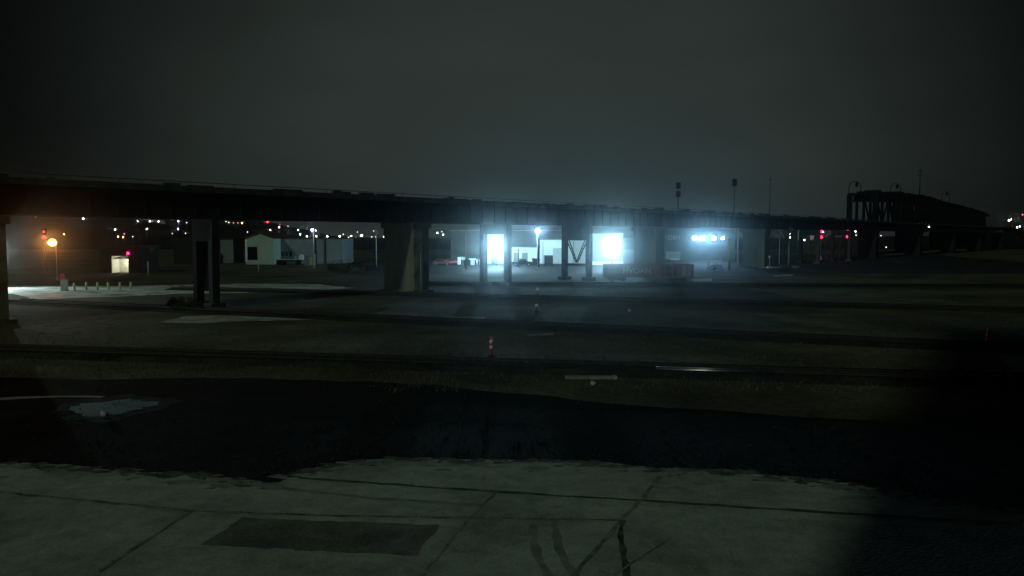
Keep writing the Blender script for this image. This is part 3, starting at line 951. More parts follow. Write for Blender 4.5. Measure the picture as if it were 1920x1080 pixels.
MB().box((0, 1.2, 0.07), (2.0, 2.3, 0.14)).build("skid", M_DKPOLE, t)
# poles there
b = P(586, 431, 176)
street_lamp(Vector((588.5 - 960, 0, 0)) * (177.0 / F) + Vector((0, 177, 0)), b.z, "blue-white lamp on a dark pole in front of the long grey warehouse", emit("blue_white_bulb", (0.55, 0.6, 1.0), 20.0), 160, (0.6, 0.7, 1.0), 0.36, 0.9)
b = P(705, 435, 190)
tag(MB().tube((0, 0, 0), (0, 0, b.z + 0.8), 0.13, 0.08, 8).box((0, 0, b.z), (0.9, 0.2, 0.2)).build("light_pole", M_PALE, None, (b.x, 190, 0)), "unlit pale pole just left of the tall concrete pier", "pole")
p = G(373, 540)
t = thing("marker_post", "short pale post standing in the dark before the black doorway", "post", G(485, 512))
MB().tube((0, 0, 0), (0, 0, 1.5), 0.09, n=8).build("post", M_PALE, t)
MB().box((0, -0.1, 1.35), (0.3, 0.04, 0.35)).build("plate", M_PALE, t)
# parked car in dark right of the poles
def car(loc, rz, paint, label, cat="car", name="parked_car", van=False, pickup=False):
    t = thing(name, label, cat, loc, rz, None)
    Lc, W, H = (5.2, 2.0, 2.5) if van else ((5.3, 1.9, 1.75) if pickup else (4.5, 1.78, 1.42))
    if van:
        prof = [(-2.6, .35), (2.5, .35), (2.6, .9), (2.35, 1.25), (1.75, 2.15), (1.4, 2.42), (-2.35, 2.5), (-2.6, 2.25)]
    elif pickup:
        prof = [(-2.6, .45), (2.55, .45), (2.62, .95), (1.35, 1.1), (.85, 1.75), (-.55, 1.75), (-.75, 1.05), (-2.6, 1.02)]
    else:
        prof = [(-2.2, .3), (2.2, .3), (2.25, .62), (2.0, .82), (1.15, .93), (.45, 1.38), (-.95, 1.42), (-1.75, .98), (-2.2, .9)]
    bm1 = MB()
    bm1.prism([(x_, -W / 2, z_) for x_, z_ in prof], (0, W, 0))
    o = bm1.build("body", paint, t)
    bv = o.modifiers.new("bevel", 'BEVEL')
    bv.width = 0.08
    bv.segments = 2
    if van:
        g1 = [(1.0, 1.4), (1.95, 1.4), (1.55, 2.1), (1.0, 2.15)]
    elif pickup:
        g1 = [(-.5, 1.12), (1.15, 1.12), (.78, 1.62), (-.42, 1.62)]
    else:
        g1 = [(-1.45, .95), (.95, .95), (.4, 1.28), (-.9, 1.31)]
    for sg in (-1, 1):
        MB().prism([(x_, sg * (W / 2 + 0.005), z_) for x_, z_ in g1], (0, sg * 0.015, 0)).build("side_window", M_GLASS, t)
    wr = 0.38 if (van or pickup) else 0.31
    for xx in (-Lc * 0.29, Lc * 0.30):
        for sg in (-1, 1):
            w_ = MB().tube((xx, sg * (W / 2 - 0.2), wr), (xx, sg * (W / 2 + 0.02), wr), wr, n=16).build("wheel", M_RUBBER, t)
            MB().tube((xx, sg * (W / 2 + 0.02), wr), (xx, sg * (W / 2 + 0.035), wr), wr * 0.6, n=12).build("rim", M_PALE, w_)
    return t
car(G(670, 503), 0.25, M_CARDK, "dark car parked in the gloom left of the tall concrete pier")
car(Vector(((828 - 960) / F * 196, 196, 0)), 0.05, M_CARRED, "red car parked nearest the tall pier, beyond the viaduct")
car(Vector(((848 - 960) / F * 200, 200, 0)), 0.1, mat("pinkish_red_car_paint", (0.30, 0.08, 0.075), 0.4, 0.1, 1.0, spec=0.4), "brighter red car parked right of the first red car")
p = P(861, 490, 196)
t = thing("gas_cabinet", "white upright cabinet right of the two red cars", "cabinet", (p.x, 196, 0))
MB().box((0, 0, 1.05), (0.8, 0.7, 1.8)).build("body", M_WHITE, t)
MB().box((0.9, 0, 1.6), (0.9, 0.6, 0.8)).build("side_box", M_PALE, t)
MB().tube((0.9, 0, 0), (0.9, 0, 1.2), 0.06, n=6).build("post", M_PALE, t)
MB().box((0, 0, 0.07), (0.9, 0.8, 0.14)).build("plinth", M_PIER, t)
p = P(886, 488, 196)
t = thing("loading_rack", "white flat-topped rack left of the first bent's far leg", "rack", (p.x, 196, 0))
MB().box((0, 0, 1.45), (1.6, 1.0, 0.22)).build("top", M_WHITE, t)
for xx in (-0.35, 0.0, 0.35):
    MB().box((xx, 0, 0.67), (0.18, 0.5, 1.34)).build("leg", M_WHITE, t)
tag(MB().tube((0, 0, 0), (0, 0, 1.25), 0.13, n=10).build("bollard", M_WHITE, None, P(894, 490, 196) * Vector((1, 1, 0)) if False else Vector((P(894, 490, 196).x, 196, 0))), "white bollard next to the flat-topped rack", "bollard")
tag(MB().tube((0, 0, 0), (0, 0, 1.35), 0.14, n=10).build("bollard", M_WHITE, None, Vector((P(899.5, 490, 196).x, 196, 0))), "white bollard second from the rack, by the bent's leg", "bollard")
b = P(873, 420, 170)
tag(MB().tube((0, 0, 0), (0, 0, b.z), 0.11, 0.07, 8).box((0, 0, b.z), (0.7, 0.15, 0.15)).build("light_pole", M_PALE, None, (b.x, 170, 0)), "slender pole lit blue between the tall pier and left floodlight", "pole")

# ------------------------------------------------------------------ floodlit yard in the centre
wh = gable_building(1013, 1112, 450, 206, 18, "warehouse", "white floodlit warehouse seen behind the braced bent", M_WHITE, roof=M_GREYW)
an = gable_building(914, 1012.4, 464, 207, 14, "annex", "low white annex left of the taller floodlit warehouse", M_WHITE, roof=M_GREYW)
bk = gable_building(845, 1056, 433, 245, 20, "warehouse", "tall grey warehouse rising behind the low white annex", M_GREYW, roof=M_PALE)
for px in (926, 968, 984):
    q = P(px, 478, 206.9)
    MB().box((q.x - an.location.x, -0.05, 1.4), (1.5, 0.1, 2.8)).build("door", M_GREYW, an)
    MB().box((q.x - an.location.x, -0.05, 3.4), (1.0, 0.08, 0.3)).build("sign_plate", M_PALE, an)
for px in (1046,):
    q = P(px, 475, 206)
    MB().box((q.x - wh.location.x, -0.06, 2.0), (2.6, 0.12, 4.0)).build("roller_door", M_PALE, wh)
for px in (1018, 1055.5, 1075, 1098):
    q = P(px, 475, 206)
    MB().box((q.x - wh.location.x, -0.07, 2.9), (0.25, 0.14, 5.8)).build("downpipe", M_PALE, wh)
sh = gable_building(1109, 1167.5, 440, 196, 8, "shed", "bluish metal shed directly behind the right floodlight", mat("blue_grey_siding", (0.125, 0.150, 0.165), 0.7, 0.12, 0.3, spec=0.2), roof=M_GREYW)
MB().box((0, -0.4, 0.45), (7.8, 0.7, 0.9)).build("dock_ledge", M_PALE, sh)
car(Vector(((1028 - 960) / F * 193, 193, 0)), R(90), M_CARDK, "dark van standing end-on before the white warehouse", "van", "parked_van", van=True)
car(Vector(((978 - 960) / F * 190, 190, 0)), 0.08, M_CARDK, "dark pickup truck parked before the low white annex", "pickup truck", "pickup_truck", pickup=True)
p = P(1005, 488, 190)
t = thing("dumpster", "dark dumpster just left of the dark van", "dumpster", (p.x, 190, 0))
MB().prism([(-0.75, -0.8, 0.15), (0.75, -0.8, 0.15), (0.9, -0.8, 1.5), (-0.9, -0.8, 1.5)], (0, 1.6, 0)).build("body", M_DKPOLE, t)
MB().prism([(-0.95, -0.9, 1.5), (0.95, -0.9, 1.5), (0.95, -0.9, 1.62), (-0.95, -0.9, 1.85)], (0, 1.8, 0)).build("lid", M_BLACK, t)
for xx in (-0.6, 0.6):
    MB().tube((xx, -0.7, 0.075), (xx, 0.7, 0.075), 0.075, n=8).build("wheel", M_RUBBER, t)
for (x, lb) in [(972, "dark post standing before the low white annex"), (1010.8, "dark thick post directly under the high blue-white lamp")]:
    b = P(x, 466 if x < 1000 else 447, 180)
    tag(MB().tube((0, 0, 0), (0, 0, b.z), 0.11 if x < 1000 else 0.24, n=8).build("post", M_DKPOLE, None, (b.x, 180 if x < 1000 else 183, 0)), lb, "post")
def flood(px, py, Y, label, power, big=1.0, heads=2, arm=0.9):
    c_ = P(px, py, Y)
    t = thing("floodlight", label, "floodlight", (c_.x, Y, 0))
    MB().tube((0, 0.35, 0), (0, 0.35, c_.z + 0.2), 0.11, 0.08, 8).tube((0, 0.35, 0), (0, 0.35, 0.25), 0.22, n=8).build("pole", M_DKPOLE, t)
    MB().bar((-arm * big, 0.3, c_.z - 0.05), (arm * big, 0.3, c_.z - 0.05), 0.12).build("crossarm", M_DKPOLE, t)
    for k_ in range(heads):
        xx = 0 if heads == 1 else (-0.62 + 1.24 * k_ / (heads - 1)) * big
        h_ = MB().box((xx, 0.1, c_.z), (1.0 * big / heads * 1.15, 0.25, 0.9 * big)).build("lamp_head", M_DKPOLE, t)
        MB().box((xx, -0.05, c_.z), (1.0 * big / heads * 1.05, 0.05, 0.8 * big)).build("lens", E_COOL, h_)
    lamp("flood_light", (0, -0.35, c_.z + 0.95 * big), power, (0.45, 0.80, 1.0), t, 0.3)
    beam("flood_beam", (0, -0.45, c_.z), c_, power * 2.3, (0.40, 0.76, 1.0), t)
    return t
flood(931, 466, 191, "dazzling twin floodlight on a pole before the low white annex", 17000, 1.7)
flood(1148, 467, 188, "dazzling twin floodlight on a pole before the bluish metal shed", 15000, 1.7)
b = P(1008, 433, 172)
street_lamp(Vector((b.x, 173.2, 0)), b.z, "blue-white lamp on a tall thin pole between the two floodlights", E_COOL, 3500, (0.45, 0.72, 1.0), 0.6, 1.2)
beam("lamp_beam", (b.x, 171.6, b.z), b, 12000, (0.38, 0.68, 1.0))

# right: dark green building with lettering and four floodlights
gg = gable_building(1236, 1378, 421, 236, 16, "works_building", "dark green works building with white lettering and bright lights under its eaves", M_GRNWALL, roof=M_DKPOLE)
q = P(1261, 446, 236)
text_mesh("I EZAV I", 1.95, 0.03, "lettering", M_LETTER, gg, (q.x - gg.location.x, -0.06, q.z), (R(90), 0, 0)).scale = (0.62, 1, 1)
q = P(1262, 481, 236)
MB().box((q.x - gg.location.x, -0.07, 1.4), (4.2, 0.14, 2.2)).build("door", M_GREYW, gg)
MB().box((q.x - gg.location.x + 0.4, -0.5, 0.25), (2.6, 0.8, 0.5)).build("step", M_PALE, gg)
for i, (px, pw, sc) in enumerate([(1302, 2200, 0.95), (1316, 5200, 1.4), (1338, 3000, 1.1), (1355, 1000, 0.75)]):
    c_ = P(px, 447, 232.5)
    t = thing("wall_floodlight", ["small floodlight, leftmost of four on the green building", "largest floodlight of four on the green building", "third floodlight from the left on the green building", "smallest floodlight, rightmost of four on the green building"][i], "floodlight", (c_.x, 235.98, c_.z), 0, "floodlights along the green building")
    MB().bar((0, 0, 0.1), (0, -3.3, 0.2), 0.12).build("bracket", M_DKPOLE, t)
    h_ = MB().box((0, -3.4, 0), (1.0 * sc, 0.3, 0.8 * sc)).build("lamp_head", M_DKPOLE, t)
    MB().box((0, -3.58, 0), (0.95 * sc, 0.05, 0.75 * sc)).build("lens", E_COOL, h_)
    lamp("flood_light", (0, -4.0, 0), pw * 0.2, (0.40, 0.72, 1.0), t, 0.25)
    beam("flood_beam", (0, -3.75, 0), c_, pw * 2.2, (0.34, 0.68, 1.0), t)
# poles right of it
k = 0
b = P(1384, 430, 160)
tag(MB().tube((0, 0, 0), (0, 0, 8.55), 0.16, 0.14, 8).build("utility_pole", M_PALE, None, (b.x, 160, 0)), "pale grey pole in front of the viaduct, left of the second wide pier", "pole")
b = P(1368, 450, 165)
tag(MB().tube((0, 0, 0), (0, 0, 6.3), 0.34, 0.3, 10).ball((0, 0, 6.3), 0.3, 10, 6, 0.5).build("pillar", M_YEL if False else mat("dull_yellow_paint", (0.20, 0.20, 0.085), 0.8, 0.3, 1.0), None, (b.x, 165, 0)), "thick dull yellow pillar left of the pale grey pole", "pillar")
tag(MB().tube((0, 0, 0), (0, 0, 7.4), 0.12, 0.10, 8).build("utility_pole", M_PALE, None, (P(1462, 450, 200).x, 200, 0)), "thin pale pole right of the second wide pier", "pole")
tag(MB().tube((0, 0, 0), (0, 0, 5.8), 0.14, 0.12, 8).build("utility_pole", M_GREYW, None, (P(1480, 450, 195).x, 195, 0)), "short grey pole under two small stacked white lamps", "pole")
# low tank / drum at 1490,480
p = P(1446, 481, 175)
tag(MB().box((0, 0, 0.2), (1.0, 0.8, 0.4)).box((0.0, 0, 2.5), (0.36, 0.3, 0.5)).tube((0, 0, 0.4), (0, 0, 2.3), 0.06, n=6).build("relay_box", M_PALE, None, (p.x, 176, 0)), "small pale relay box on a stalk right of the second wide pier", "relay box")

# lit far building at right
fb = gable_building(1494, 1531, 428, 330, 12, "office_building", "far office building with greenish lit windows left of the red signals", M_GRNWALL, roof=M_DKPOLE)
for i, (x0, x1, y0, y1, st, cc) in enumerate([(1496, 1505, 431, 450, 0.10, (0.45, 0.75, 0.60)), (1506, 1512, 436, 441, 0.25, (0.8, 0.9, 0.8)), (1512, 1524, 433, 440, 0.35, (0.9, 0.95, 0.85)), (1497, 1503, 443, 450, 0.45, (0.75, 0.95, 0.8)), (1518, 1526, 441, 450, 0.14, (0.8, 0.72, 0.6))]):
    a_, b_ = P(x0, y0, 330), P(x1, y1, 330)
    f = MB().box(((a_.x + b_.x) / 2 - fb.location.x, -0.05 - 0.02 * i, (a_.z + b_.z) / 2), (b_.x - a_.x + 0.2, 0.1, a_.z - b_.z + 0.2)).build("window", M_DKPOLE, fb)
    MB().box(((a_.x + b_.x) / 2 - fb.location.x, -0.14 - 0.02 * i, (a_.z + b_.z) / 2), (b_.x - a_.x, 0.06, a_.z - b_.z)).build("pane", emit("lit_window_%d" % i, cc, st), f)

# two red railway signals
def red_signal(px, ys, Y, label, pole):
    b = P(px, ys[0], Y)
    t = thing("railway_signal", label, "signal", (b.x, Y, 0), 0, "red railway signals right of centre")
    MB().tube((0, 0, 0), (0, 0, b.z + 0.7), 0.14, 0.12, 8).box((0, 0, 0.5), (0.7, 0.6, 1.0)).build("mast", pole, t)
    for y in ys:
        z = P(px, y, Y).z
        h_ = MB().box((0, -0.2, z), (1.0, 0.14, 1.35)).box((0, -0.45, z + 0.45), (0.7, 0.5, 0.06)).build("signal_head", M_BLACK, t)
        MB().ball((0, -0.42, z), 0.43, 12, 8).build("lens", emit("signal_red", (1.0, 0.02, 0.09), 7.0), h_)
red_signal(1539, (434, 444.5), 240, "red signal with two lit heads on a pale mast", M_PALE)
red_signal(1588.5, (431.5, 443.5), 240, "red signal with two lit heads on a dark mast, nearest the truss bridge", M_DKPOLE)
b = P(84, 441, 150)
t = thing("railway_signal", "red signal glowing just left of the orange sodium lamp", "signal", (b.x, 150, 0))
MB().tube((0, 0, 0), (0, 0, b.z + 1.2), 0.12, n=8).build("mast", M_DKPOLE, t)
for y, r_ in ((434.5, 0.24), (445, 0.36)):
    z = P(84, y, 150).z
    h_ = MB().box((0, -0.1, z), (0.8, 0.14, 0.95)).build("signal_head", M_BLACK, t)
    MB().ball((0, -0.3, z), r_, 12, 8).build("lens", emit("signal_red_soft", (1.0, 0.05, 0.07), 2.0), h_)

# ------------------------------------------------------------------ red gondola car with lettering
ga_, gb_ = G(1131, 531.5), G(1297, 532)
t = thing("gondola_car", "faded red gondola car with white lettering on its ribbed side", "rail car", ((ga_.x + gb_.x) / 2, (ga_.y + gb_.y) / 2 , 0), math.atan2(gb_.y - ga_.y, gb_.x - ga_.x))
lnG = (gb_ - ga_).length
bodyg = MB()
bodyg.box((0, -1.4, 1.95), (lnG, 0.12, 1.7)).box((0, 1.4, 1.95), (lnG, 0.12, 1.7)).box((-lnG / 2 + 0.06, 0, 1.95), (0.12, 2.68, 1.7)).box((lnG / 2 - 0.06, 0, 1.95), (0.12, 2.68, 1.7)).box((0, 0, 1.05), (lnG, 2.9, 0.2))
bodyg.build("body", M_RED, t)
rb = MB()
i = -lnG / 2 + 0.5
while i < lnG / 2:
    if not (-3.6 < i < 0.6):
        rb.box((i, -1.51, 1.95), (0.14, 0.10, 1.66))
    i += 1.05
rb.box((0, -1.52, 2.86), (lnG + 0.1, 0.2, 0.14)).box((0, 1.52, 2.86), (lnG + 0.1, 0.2, 0.14))
rb.build("ribs", M_RED, t)
MB().box((2.9, -1.475, 1.95), (2.4, 0.03, 1.5)).build("patch_panel", M_ROOF, t)
MB().box((5.5, -1.475, 1.95), (1.4, 0.03, 1.5)).build("patch_panel", M_GREYW, t)
for xx in (-lnG * 0.34, lnG * 0.34):
    bg = MB().box((xx, -1.0, 0.72), (2.3, 0.2, 0.3)).box((xx, 1.0, 0.72), (2.3, 0.2, 0.3)).box((xx, 0, 0.8), (0.4, 1.7, 0.3)).build("bogie", M_DKPOLE, t)
    for w_ in (-0.8, 0.8):
        for sg in (-0.72, 0.72):
            MB().tube((xx + w_, sg - 0.07, 0.80), (xx + w_, sg + 0.07, 0.80), 0.45, n=16).build("wheel", M_STEEL2, bg)
text_mesh("HVOAN", 1.15, 0.02, "lettering", M_LETTER, t, (-1.7, -1.52, 1.95), (R(90), 0, 0))

# orange barrel by the steel bent
p = G(408, 577)
t = thing("traffic_drum", "dull orange drum at the foot of the steel bent", "drum", p)
MB().lathe([(0.36, 0.04), (0.34, 0.5), (0.36, 0.52), (0.32, 0.98), (0.24, 1.02)], n=14).build("body", mat("dull_orange", (0.15, 0.075, 0.02), 0.7, 0.2, 2.0), t)
MB().lathe([(0.42, 0), (0.42, 0.05)], n=14).build("base", M_RUBBER, t)

# ------------------------------------------------------------------ truss bridge at the right
M_TRUSS = mat("black_truss_steel", (0.008, 0.009, 0.009), 0.85, 0.3, 0.6, spec=0.05)
tb = thing("truss_bridge", "dark steel truss bridge rising beyond the viaduct at the right", "bridge", (125.4, 300, 0))
TD = Vector((0.593, 0.805, 0))
TN = Vector((0.805, -0.593, 0))
TANG = math.atan2(TD.y, TD.x)
def T(s, n, z):
    return TD * s + TN * n + Vector((0, 0, z))
def ttop(s):
    pts = [(0, 22.5), (22, 23.3), (62, 24.6), (112, 25.2), (149, 24.4), (211, 24.1), (254, 23.8), (330, 23.0), (352, 21.6)]
    for (a, za), (b, zb) in zip(pts, pts[1:]):
        if a <= s <= b:
            return za + (zb - za) * (s - a) / (b - a)
    return 15.0
for n in (0, 9):
    ch = MB()
    step = 11.0
    s = 0.0
    while s < 350:
        s2 = min(s + step, 352)
        ch.bar(T(s, n, ttop(s)), T(s2, n, ttop(s2)), 1.1, 1.1)
        ch.bar(T(s, n, 11.2), T(s2, n, 11.2), 1.2, 1.6)
        s = s2
    wb = ch
    s = 0.0
    i = 0
    while s < 340:
        wb.bar(T(s, n, 11.2), T(s, n, ttop(s)), 0.8 if i % 4 else 1.8, 0.8)
        if i > 1:
            if i % 2:
                wb.bar(T(s, n, 11.5), T(s + step, n, ttop(s + step) - 0.3), 0.55)
            else:
                wb.bar(T(s, n, ttop(s) - 0.3), T(s + step, n, 11.5), 0.55)
        s += step
        i += 1
    wb.build("side_truss", M_TRUSS, tb)
lt = MB()
s = 0.0
while s < 350:
    lt.bar(T(s, 0.5, ttop(s)), T(s, 8.5, ttop(s)), 0.7)
    lt.bar(T(s, 0.5, ttop(s) - 2.6), T(s, 8.5, ttop(s) - 2.6), 0.45)
    lt.bar(T(s, 0.5, ttop(s)), T(min(s + 11, 352), 8.5, ttop(min(s + 11, 352))), 0.35)
    s += 11.0
lt.build("sway_bracing", M_TRUSS, tb)
MB().box(T(176, 4.5, 10.6), (352, 8.4, 0.8), TANG).build("deck", M_TRUSS, tb)
# upper deck plate girder along the top
ud = MB()
s = 0.0
while s < 335:
    s2 = s + 11.0
    for n in (1.5, 7.5):
        ud.bar(T(s, n, ttop(s) - 1.6), T(s2, n, ttop(min(s2, 352)) - 1.6), 0.5, 2.6)
    s = s2
ud.build("upper_girder", M_TRUSS, tb)
cab = MB()
rnd = random.Random(9)
s = 3.0
while s < 330:
    w_ = rnd.uniform(3, 10)
    if rnd.random() < 0.6:
        cab.box(T(s + w_ / 2, 4.5, ttop(s) + 0.5), (w_, 5.5, rnd.uniform(0.9, 2.4)), TANG)
    s += w_ + rnd.uniform(0, 6)
cab.build("walkway_housings", M_TRUSS, tb)['kind'] = 'stuff'
for s in (-2, 88, 176, 264, 350):
    MB().box(T(s, 4.5, 5.1), (4, 10.5, 10.2), TANG).build("pier", M_PIERK, tb)
for (px, s, lb) in [(1604, 3, "left"), (1675, 57, "middle"), (1768, 190, "right")]:
    z = ttop(s)
    t = thing("signal_gantry", {"left": "small arched gantry above the left end of the truss bridge", "middle": "small arched gantry above the middle of the truss bridge", "right": "small arched gantry on the descending right part of the truss bridge"}[lb], "gantry", Vector((125.4, 300, z + 0.55)) + TD * s + TN * (1.0 if lb == 'left' else 4.5))
    am = MB()
    hh = 4.3 if lb != "right" else 7.0
    pr = None
    for k_ in range(13):
        an_ = math.pi * k_ / 12
        pt = Vector((-math.cos(an_) * 2.2 + 0.0, 0, hh - 2.2 + 2.2 * math.sin(an_)))
        if pr is not None:
            am.tube(pr, pt, 0.15, n=6)
        pr = pt
    am.build("arch", M_TRUSS, t)
    for xx in (-2.2, 2.2):
        MB().tube((xx, 0, 0), (xx, 0, hh - 2.2), 0.15, n=6).build("leg", M_TRUSS, t)
    MB().box((0.6, -0.15, hh - 1.3), (0.9, 0.4, 1.5)).build("signal_head", M_BLACK, t)
    MB().tube((0.6, 0, hh - 0.6), (0.6, 0, hh), 0.1, n=6).build("hanger", M_TRUSS, t)
s = 150
tag(MB().tube((0, 0, 0), (0, 0, 13.5), 0.3, 0.15, 8).box((0, 0, 12.4), (2.6, 0.3, 0.3)).box((0, 0, 10.6), (2.0, 0.3, 0.3)).build("radio_mast", M_DKPOLE, None, Vector((125.4, 300, ttop(112) + 0.55)) + TD * 112 + TN * 4.5), "thin radio mast with crossbars above the truss bridge", "mast")

# ------------------------------------------------------------------ far lamps
COLS = {
    'white': ((1.0, 0.98, 0.9), 10), 'orange': ((1.0, 0.42, 0.14), 9), 'blue white': ((0.62, 0.66, 1.0), 12), 'red': ((1.0, 0.03, 0.05), 10),
    'dim white': ((0.9, 0.95, 0.9), 1.4), 'dim orange': ((1.0, 0.36, 0.15), 1.5), 'yellow': ((0.95, 1.0, 0.45), 11), 'dim pink': ((1.0, 0.30, 0.40), 1.0),
}
far_lamps = [
    (52, 403, 'dim white', .8), (60, 404.5, 'orange', .9), (67, 407, 'dim orange', .8), (123, 405.5, 'white', .8), (142, 406.5, 'orange', .8), (153, 406, 'blue white', 1.0), (156, 410, 'white', 1.2),
    (120, 439, 'orange', 1.0), (216, 430.5, 'white', .9), (221.5, 443.5, 'orange', .9), (231, 444.5, 'orange', .8), (233, 438.5, 'dim pink', .9), (258, 415, 'white', .75), (275.5, 429, 'white', .85), (281, 415, 'white', .8), (286, 415.2, 'dim orange', .7), (297.5, 415.3, 'white', .95), (334.5, 415, 'blue white', .85), (334, 429.3, 'blue white', 1.0), (350, 417.5, 'dim white', .9),
    (323, 438, 'dim white', .8), (348, 437.5, 'dim white', .7), (249, 443.5, 'dim white', .6),
    (423.5, 415.5, 'dim white', 1.0), (429, 417, 'dim white', 1.0), (438, 418, 'dim orange', .8), (446, 418, 'dim orange', .8), (454, 418.5, 'orange', 1.1), (501.5, 416.5, 'red', 1.3), (464, 435, 'dim white', .8), (507, 431, 'white', .85), (514, 440.5, 'white', 1.0), (523.5, 426, 'white', .75), (525, 421, 'dim pink', .8), (525, 441, 'dim white', .7), (540, 424, 'dim white', .8), (559, 431.5, 'white', .8), (562.5, 439.5, 'white', .7), (591.7, 432, 'white', .7),
    (575.5, 443, 'yellow', .9), (593, 443, 'white', .9), (614, 443, 'white', .95), (637, 443, 'white', 1.1), (643.5, 439, 'dim white', .7), (653.5, 445, 'dim white', .8), (658.5, 442.5, 'white', .95), (670, 435, 'dim white', .6), (678, 441.5, 'white', 1.4), (697, 444, 'dim white', .7), (704.5, 444, 'dim white', .7), (700.5, 433, 'dim orange', .9), (719.7, 444, 'white', .9),
    (820, 437, 'white', .95), (828.5, 434.5, 'dim white', .7), (831, 440, 'white', .7), (847, 437, 'dim white', .5), (858, 442, 'dim white', .5), (869.5, 438, 'white', .7),
    (1268.5, 431, 'white', .9), (1481.5, 438.8, 'white', .7), (1481.5, 445.3, 'white', .7), (1508, 450, 'blue white', 1.0), (1543, 434.8, 'white', 1.0), (1534, 447, 'yellow', 1.0), (1565, 438.2, 'blue white', 1.1), (1583.5, 438, 'white', .8),
    (1604, 434, 'white', .8), (1605, 441, 'dim white', .8), (1621.3, 448, 'yellow', 1.05), (1633.5, 437, 'dim white', .8), (1643.5, 444, 'dim white', .9), (1652, 442, 'dim white', .7), (1661.5, 463.5, 'dim white', .7), (1742, 425.3, 'white', .8),
    (1892, 413.5, 'yellow', 1.2), (1896, 411.5, 'blue white', .9), (1907, 426.5, 'yellow', 1.2), (1912, 424.5, 'blue white', .9), (1909, 434, 'dim white', .9), (1917.5, 402.5, 'red', .9),
]
def seg_of(px):
    if px < 375: return "left of the steel bent"
    if px < 722: return "between steel bent and tall pier"
    if px < 905: return "just right of the tall pier"
    if px < 1600: return "near the two red signals"
    if px < 1880: return "below the truss bridge"
    return "at the far right edge"
ORD = ["first", "second", "third", "fourth", "fifth", "sixth", "seventh", "eighth", "ninth", "tenth", "eleventh", "twelfth", "thirteenth", "fourteenth"]
groups = {}
for L_ in sorted(far_lamps):
    groups.setdefault((seg_of(L_[0]), L_[2]), []).append(L_)
for (sg_, cn), items in groups.items():
    for i, (px, py, cn_, sz) in enumerate(items):
        best = None
        Y = 300.0 if px < 1000 else 270.0
        while Y < 1150:
            z = P(px, py, Y)
            hgt = z.z - hill(z.x, Y)
            sc = abs(hgt - 7.5) + 0.002 * Y
            if best is None or sc < best[0]:
                best = (sc, Y, z, hgt)
            Y += 10
        _, Y, z, hgt = best
        base = hill(z.x, Y)
        r_ = sz * 0.00052 * Y + 0.05
        c_, st = COLS[cn]
        m_ = emit("bulb_" + cn.replace(' ', '_'), c_, st * 2.6)
        o = MB()
        o.tube((0, 0, -0.5), (0, 0, max(z.z - base - r_ * 0.5, 0.2)), 0.09, 0.06, 6)
        o.mi = 1
        o.ball((0, 0, z.z - base), r_, 10, 7)
        o = o.build("distant_lamp", [M_DKPOLE, m_], None, (z.x, Y, base))
        lab = ("far " + cn + " lamp " + sg_) if len(items) == 1 else ("%s from left of the far %s lamps %s" % (ORD[i], cn, sg_))
        tag(o, lab, "lamp", "far lamps beyond the viaduct")

# ------------------------------------------------------------------ vegetation
def bare_tree(loc, h, seed, label):
    rnd = random.Random(seed)
    t = thing("bare_tree", label, "tree", loc)
    tr = MB()
    br = MB()
    def grow(p, d_, ln, r, lv):
        q = p + d_ * ln
        (tr if lv == 0 else br).tube(p, q, r, r * 0.65, 6 if lv < 3 else 4, caps=False)
        if lv >= 5:
            return
        for k_ in range(3 if lv < 4 else 2):
            ax = Vector((rnd.uniform(-1, 1), rnd.uniform(-1, 1), rnd.uniform(-.15, .7))).normalized()
            nd = (d_ * 0.85 + ax * 0.75).normalized()
            grow(p + d_ * ln * rnd.uniform(0.6, 1.0), nd, ln * rnd.uniform(0.55, 0.78), r * 0.55, lv + 1)
    grow(Vector((0, 0, 0)), Vector((rnd.uniform(-.05, .05), rnd.uniform(-.05, .05), 1)).normalized(), h * 0.34, h * 0.02, 0)
    tr.build("trunk", M_BARK, t, recalc=False)
    br.build("crown", M_BARK, t, recalc=False)
    return t
for i, (px, py, Y, lb) in enumerate([(1412, 377, 215, "bare tree behind the viaduct, left of the bare dark pole"), (1436, 382, 225, "bare tree behind the viaduct, hard against the bare dark pole"), (1550, 388, 265, "bare tree behind the viaduct above the two red signals"), (1576, 392, 275, "bare tree behind the viaduct next to the truss bridge"), (1520, 396, 270, "low bare tree behind the viaduct above the lit office building"), (1470, 392, 240, "bare tree behind the viaduct, right of the bare dark pole")]):
    tp = P(px, py, Y)
    bare_tree((tp.x, Y, 0), tp.z * 1.0, 100 + i, lb)
def shrub(loc, w, h, seed, label, name="shrub"):
    rnd = random.Random(seed)
    t = thing(name, label, "shrub", loc)
    st = MB()
    lf = MB()
    for k_ in range(14):
        a_ = rnd.uniform(0, 6.28)
        tip = Vector((math.cos(a_) * w * 0.45 * rnd.random(), math.sin(a_) * w * 0.25 * rnd.random(), h * rnd.uniform(0.5, 1.0)))
        st.tube((tip.x * 0.15, tip.y * 0.15, 0), tip, 0.03, 0.01, 4, caps=False)
    for k_ in range(700):
        a_ = rnd.uniform(0, 6.28)
        rr = rnd.random() ** 0.5
        z_ = rnd.random()
        c_ = Vector((math.cos(a_) * w * 0.5 * rr * (1 - 0.35 * z_), math.sin(a_) * w * 0.3 * rr, 0.05 + h * z_ * (0.75 + 0.25 * math.sin(a_ * 3 + seed))))
        s1 = Vector((rnd.uniform(-1, 1), rnd.uniform(-1, 1), rnd.uniform(-1, 1))).normalized() * 0.13
        s2 = Vector((rnd.uniform(-1, 1), rnd.uniform(-1, 1), rnd.uniform(-1, 1))).normalized() * 0.09
        lf.poly([c_ - s1, c_ + s2, c_ + s1])
    st.build("stems", M_BARK, t, recalc=False)
    lf.build("foliage", M_LEAF, t, recalc=False)
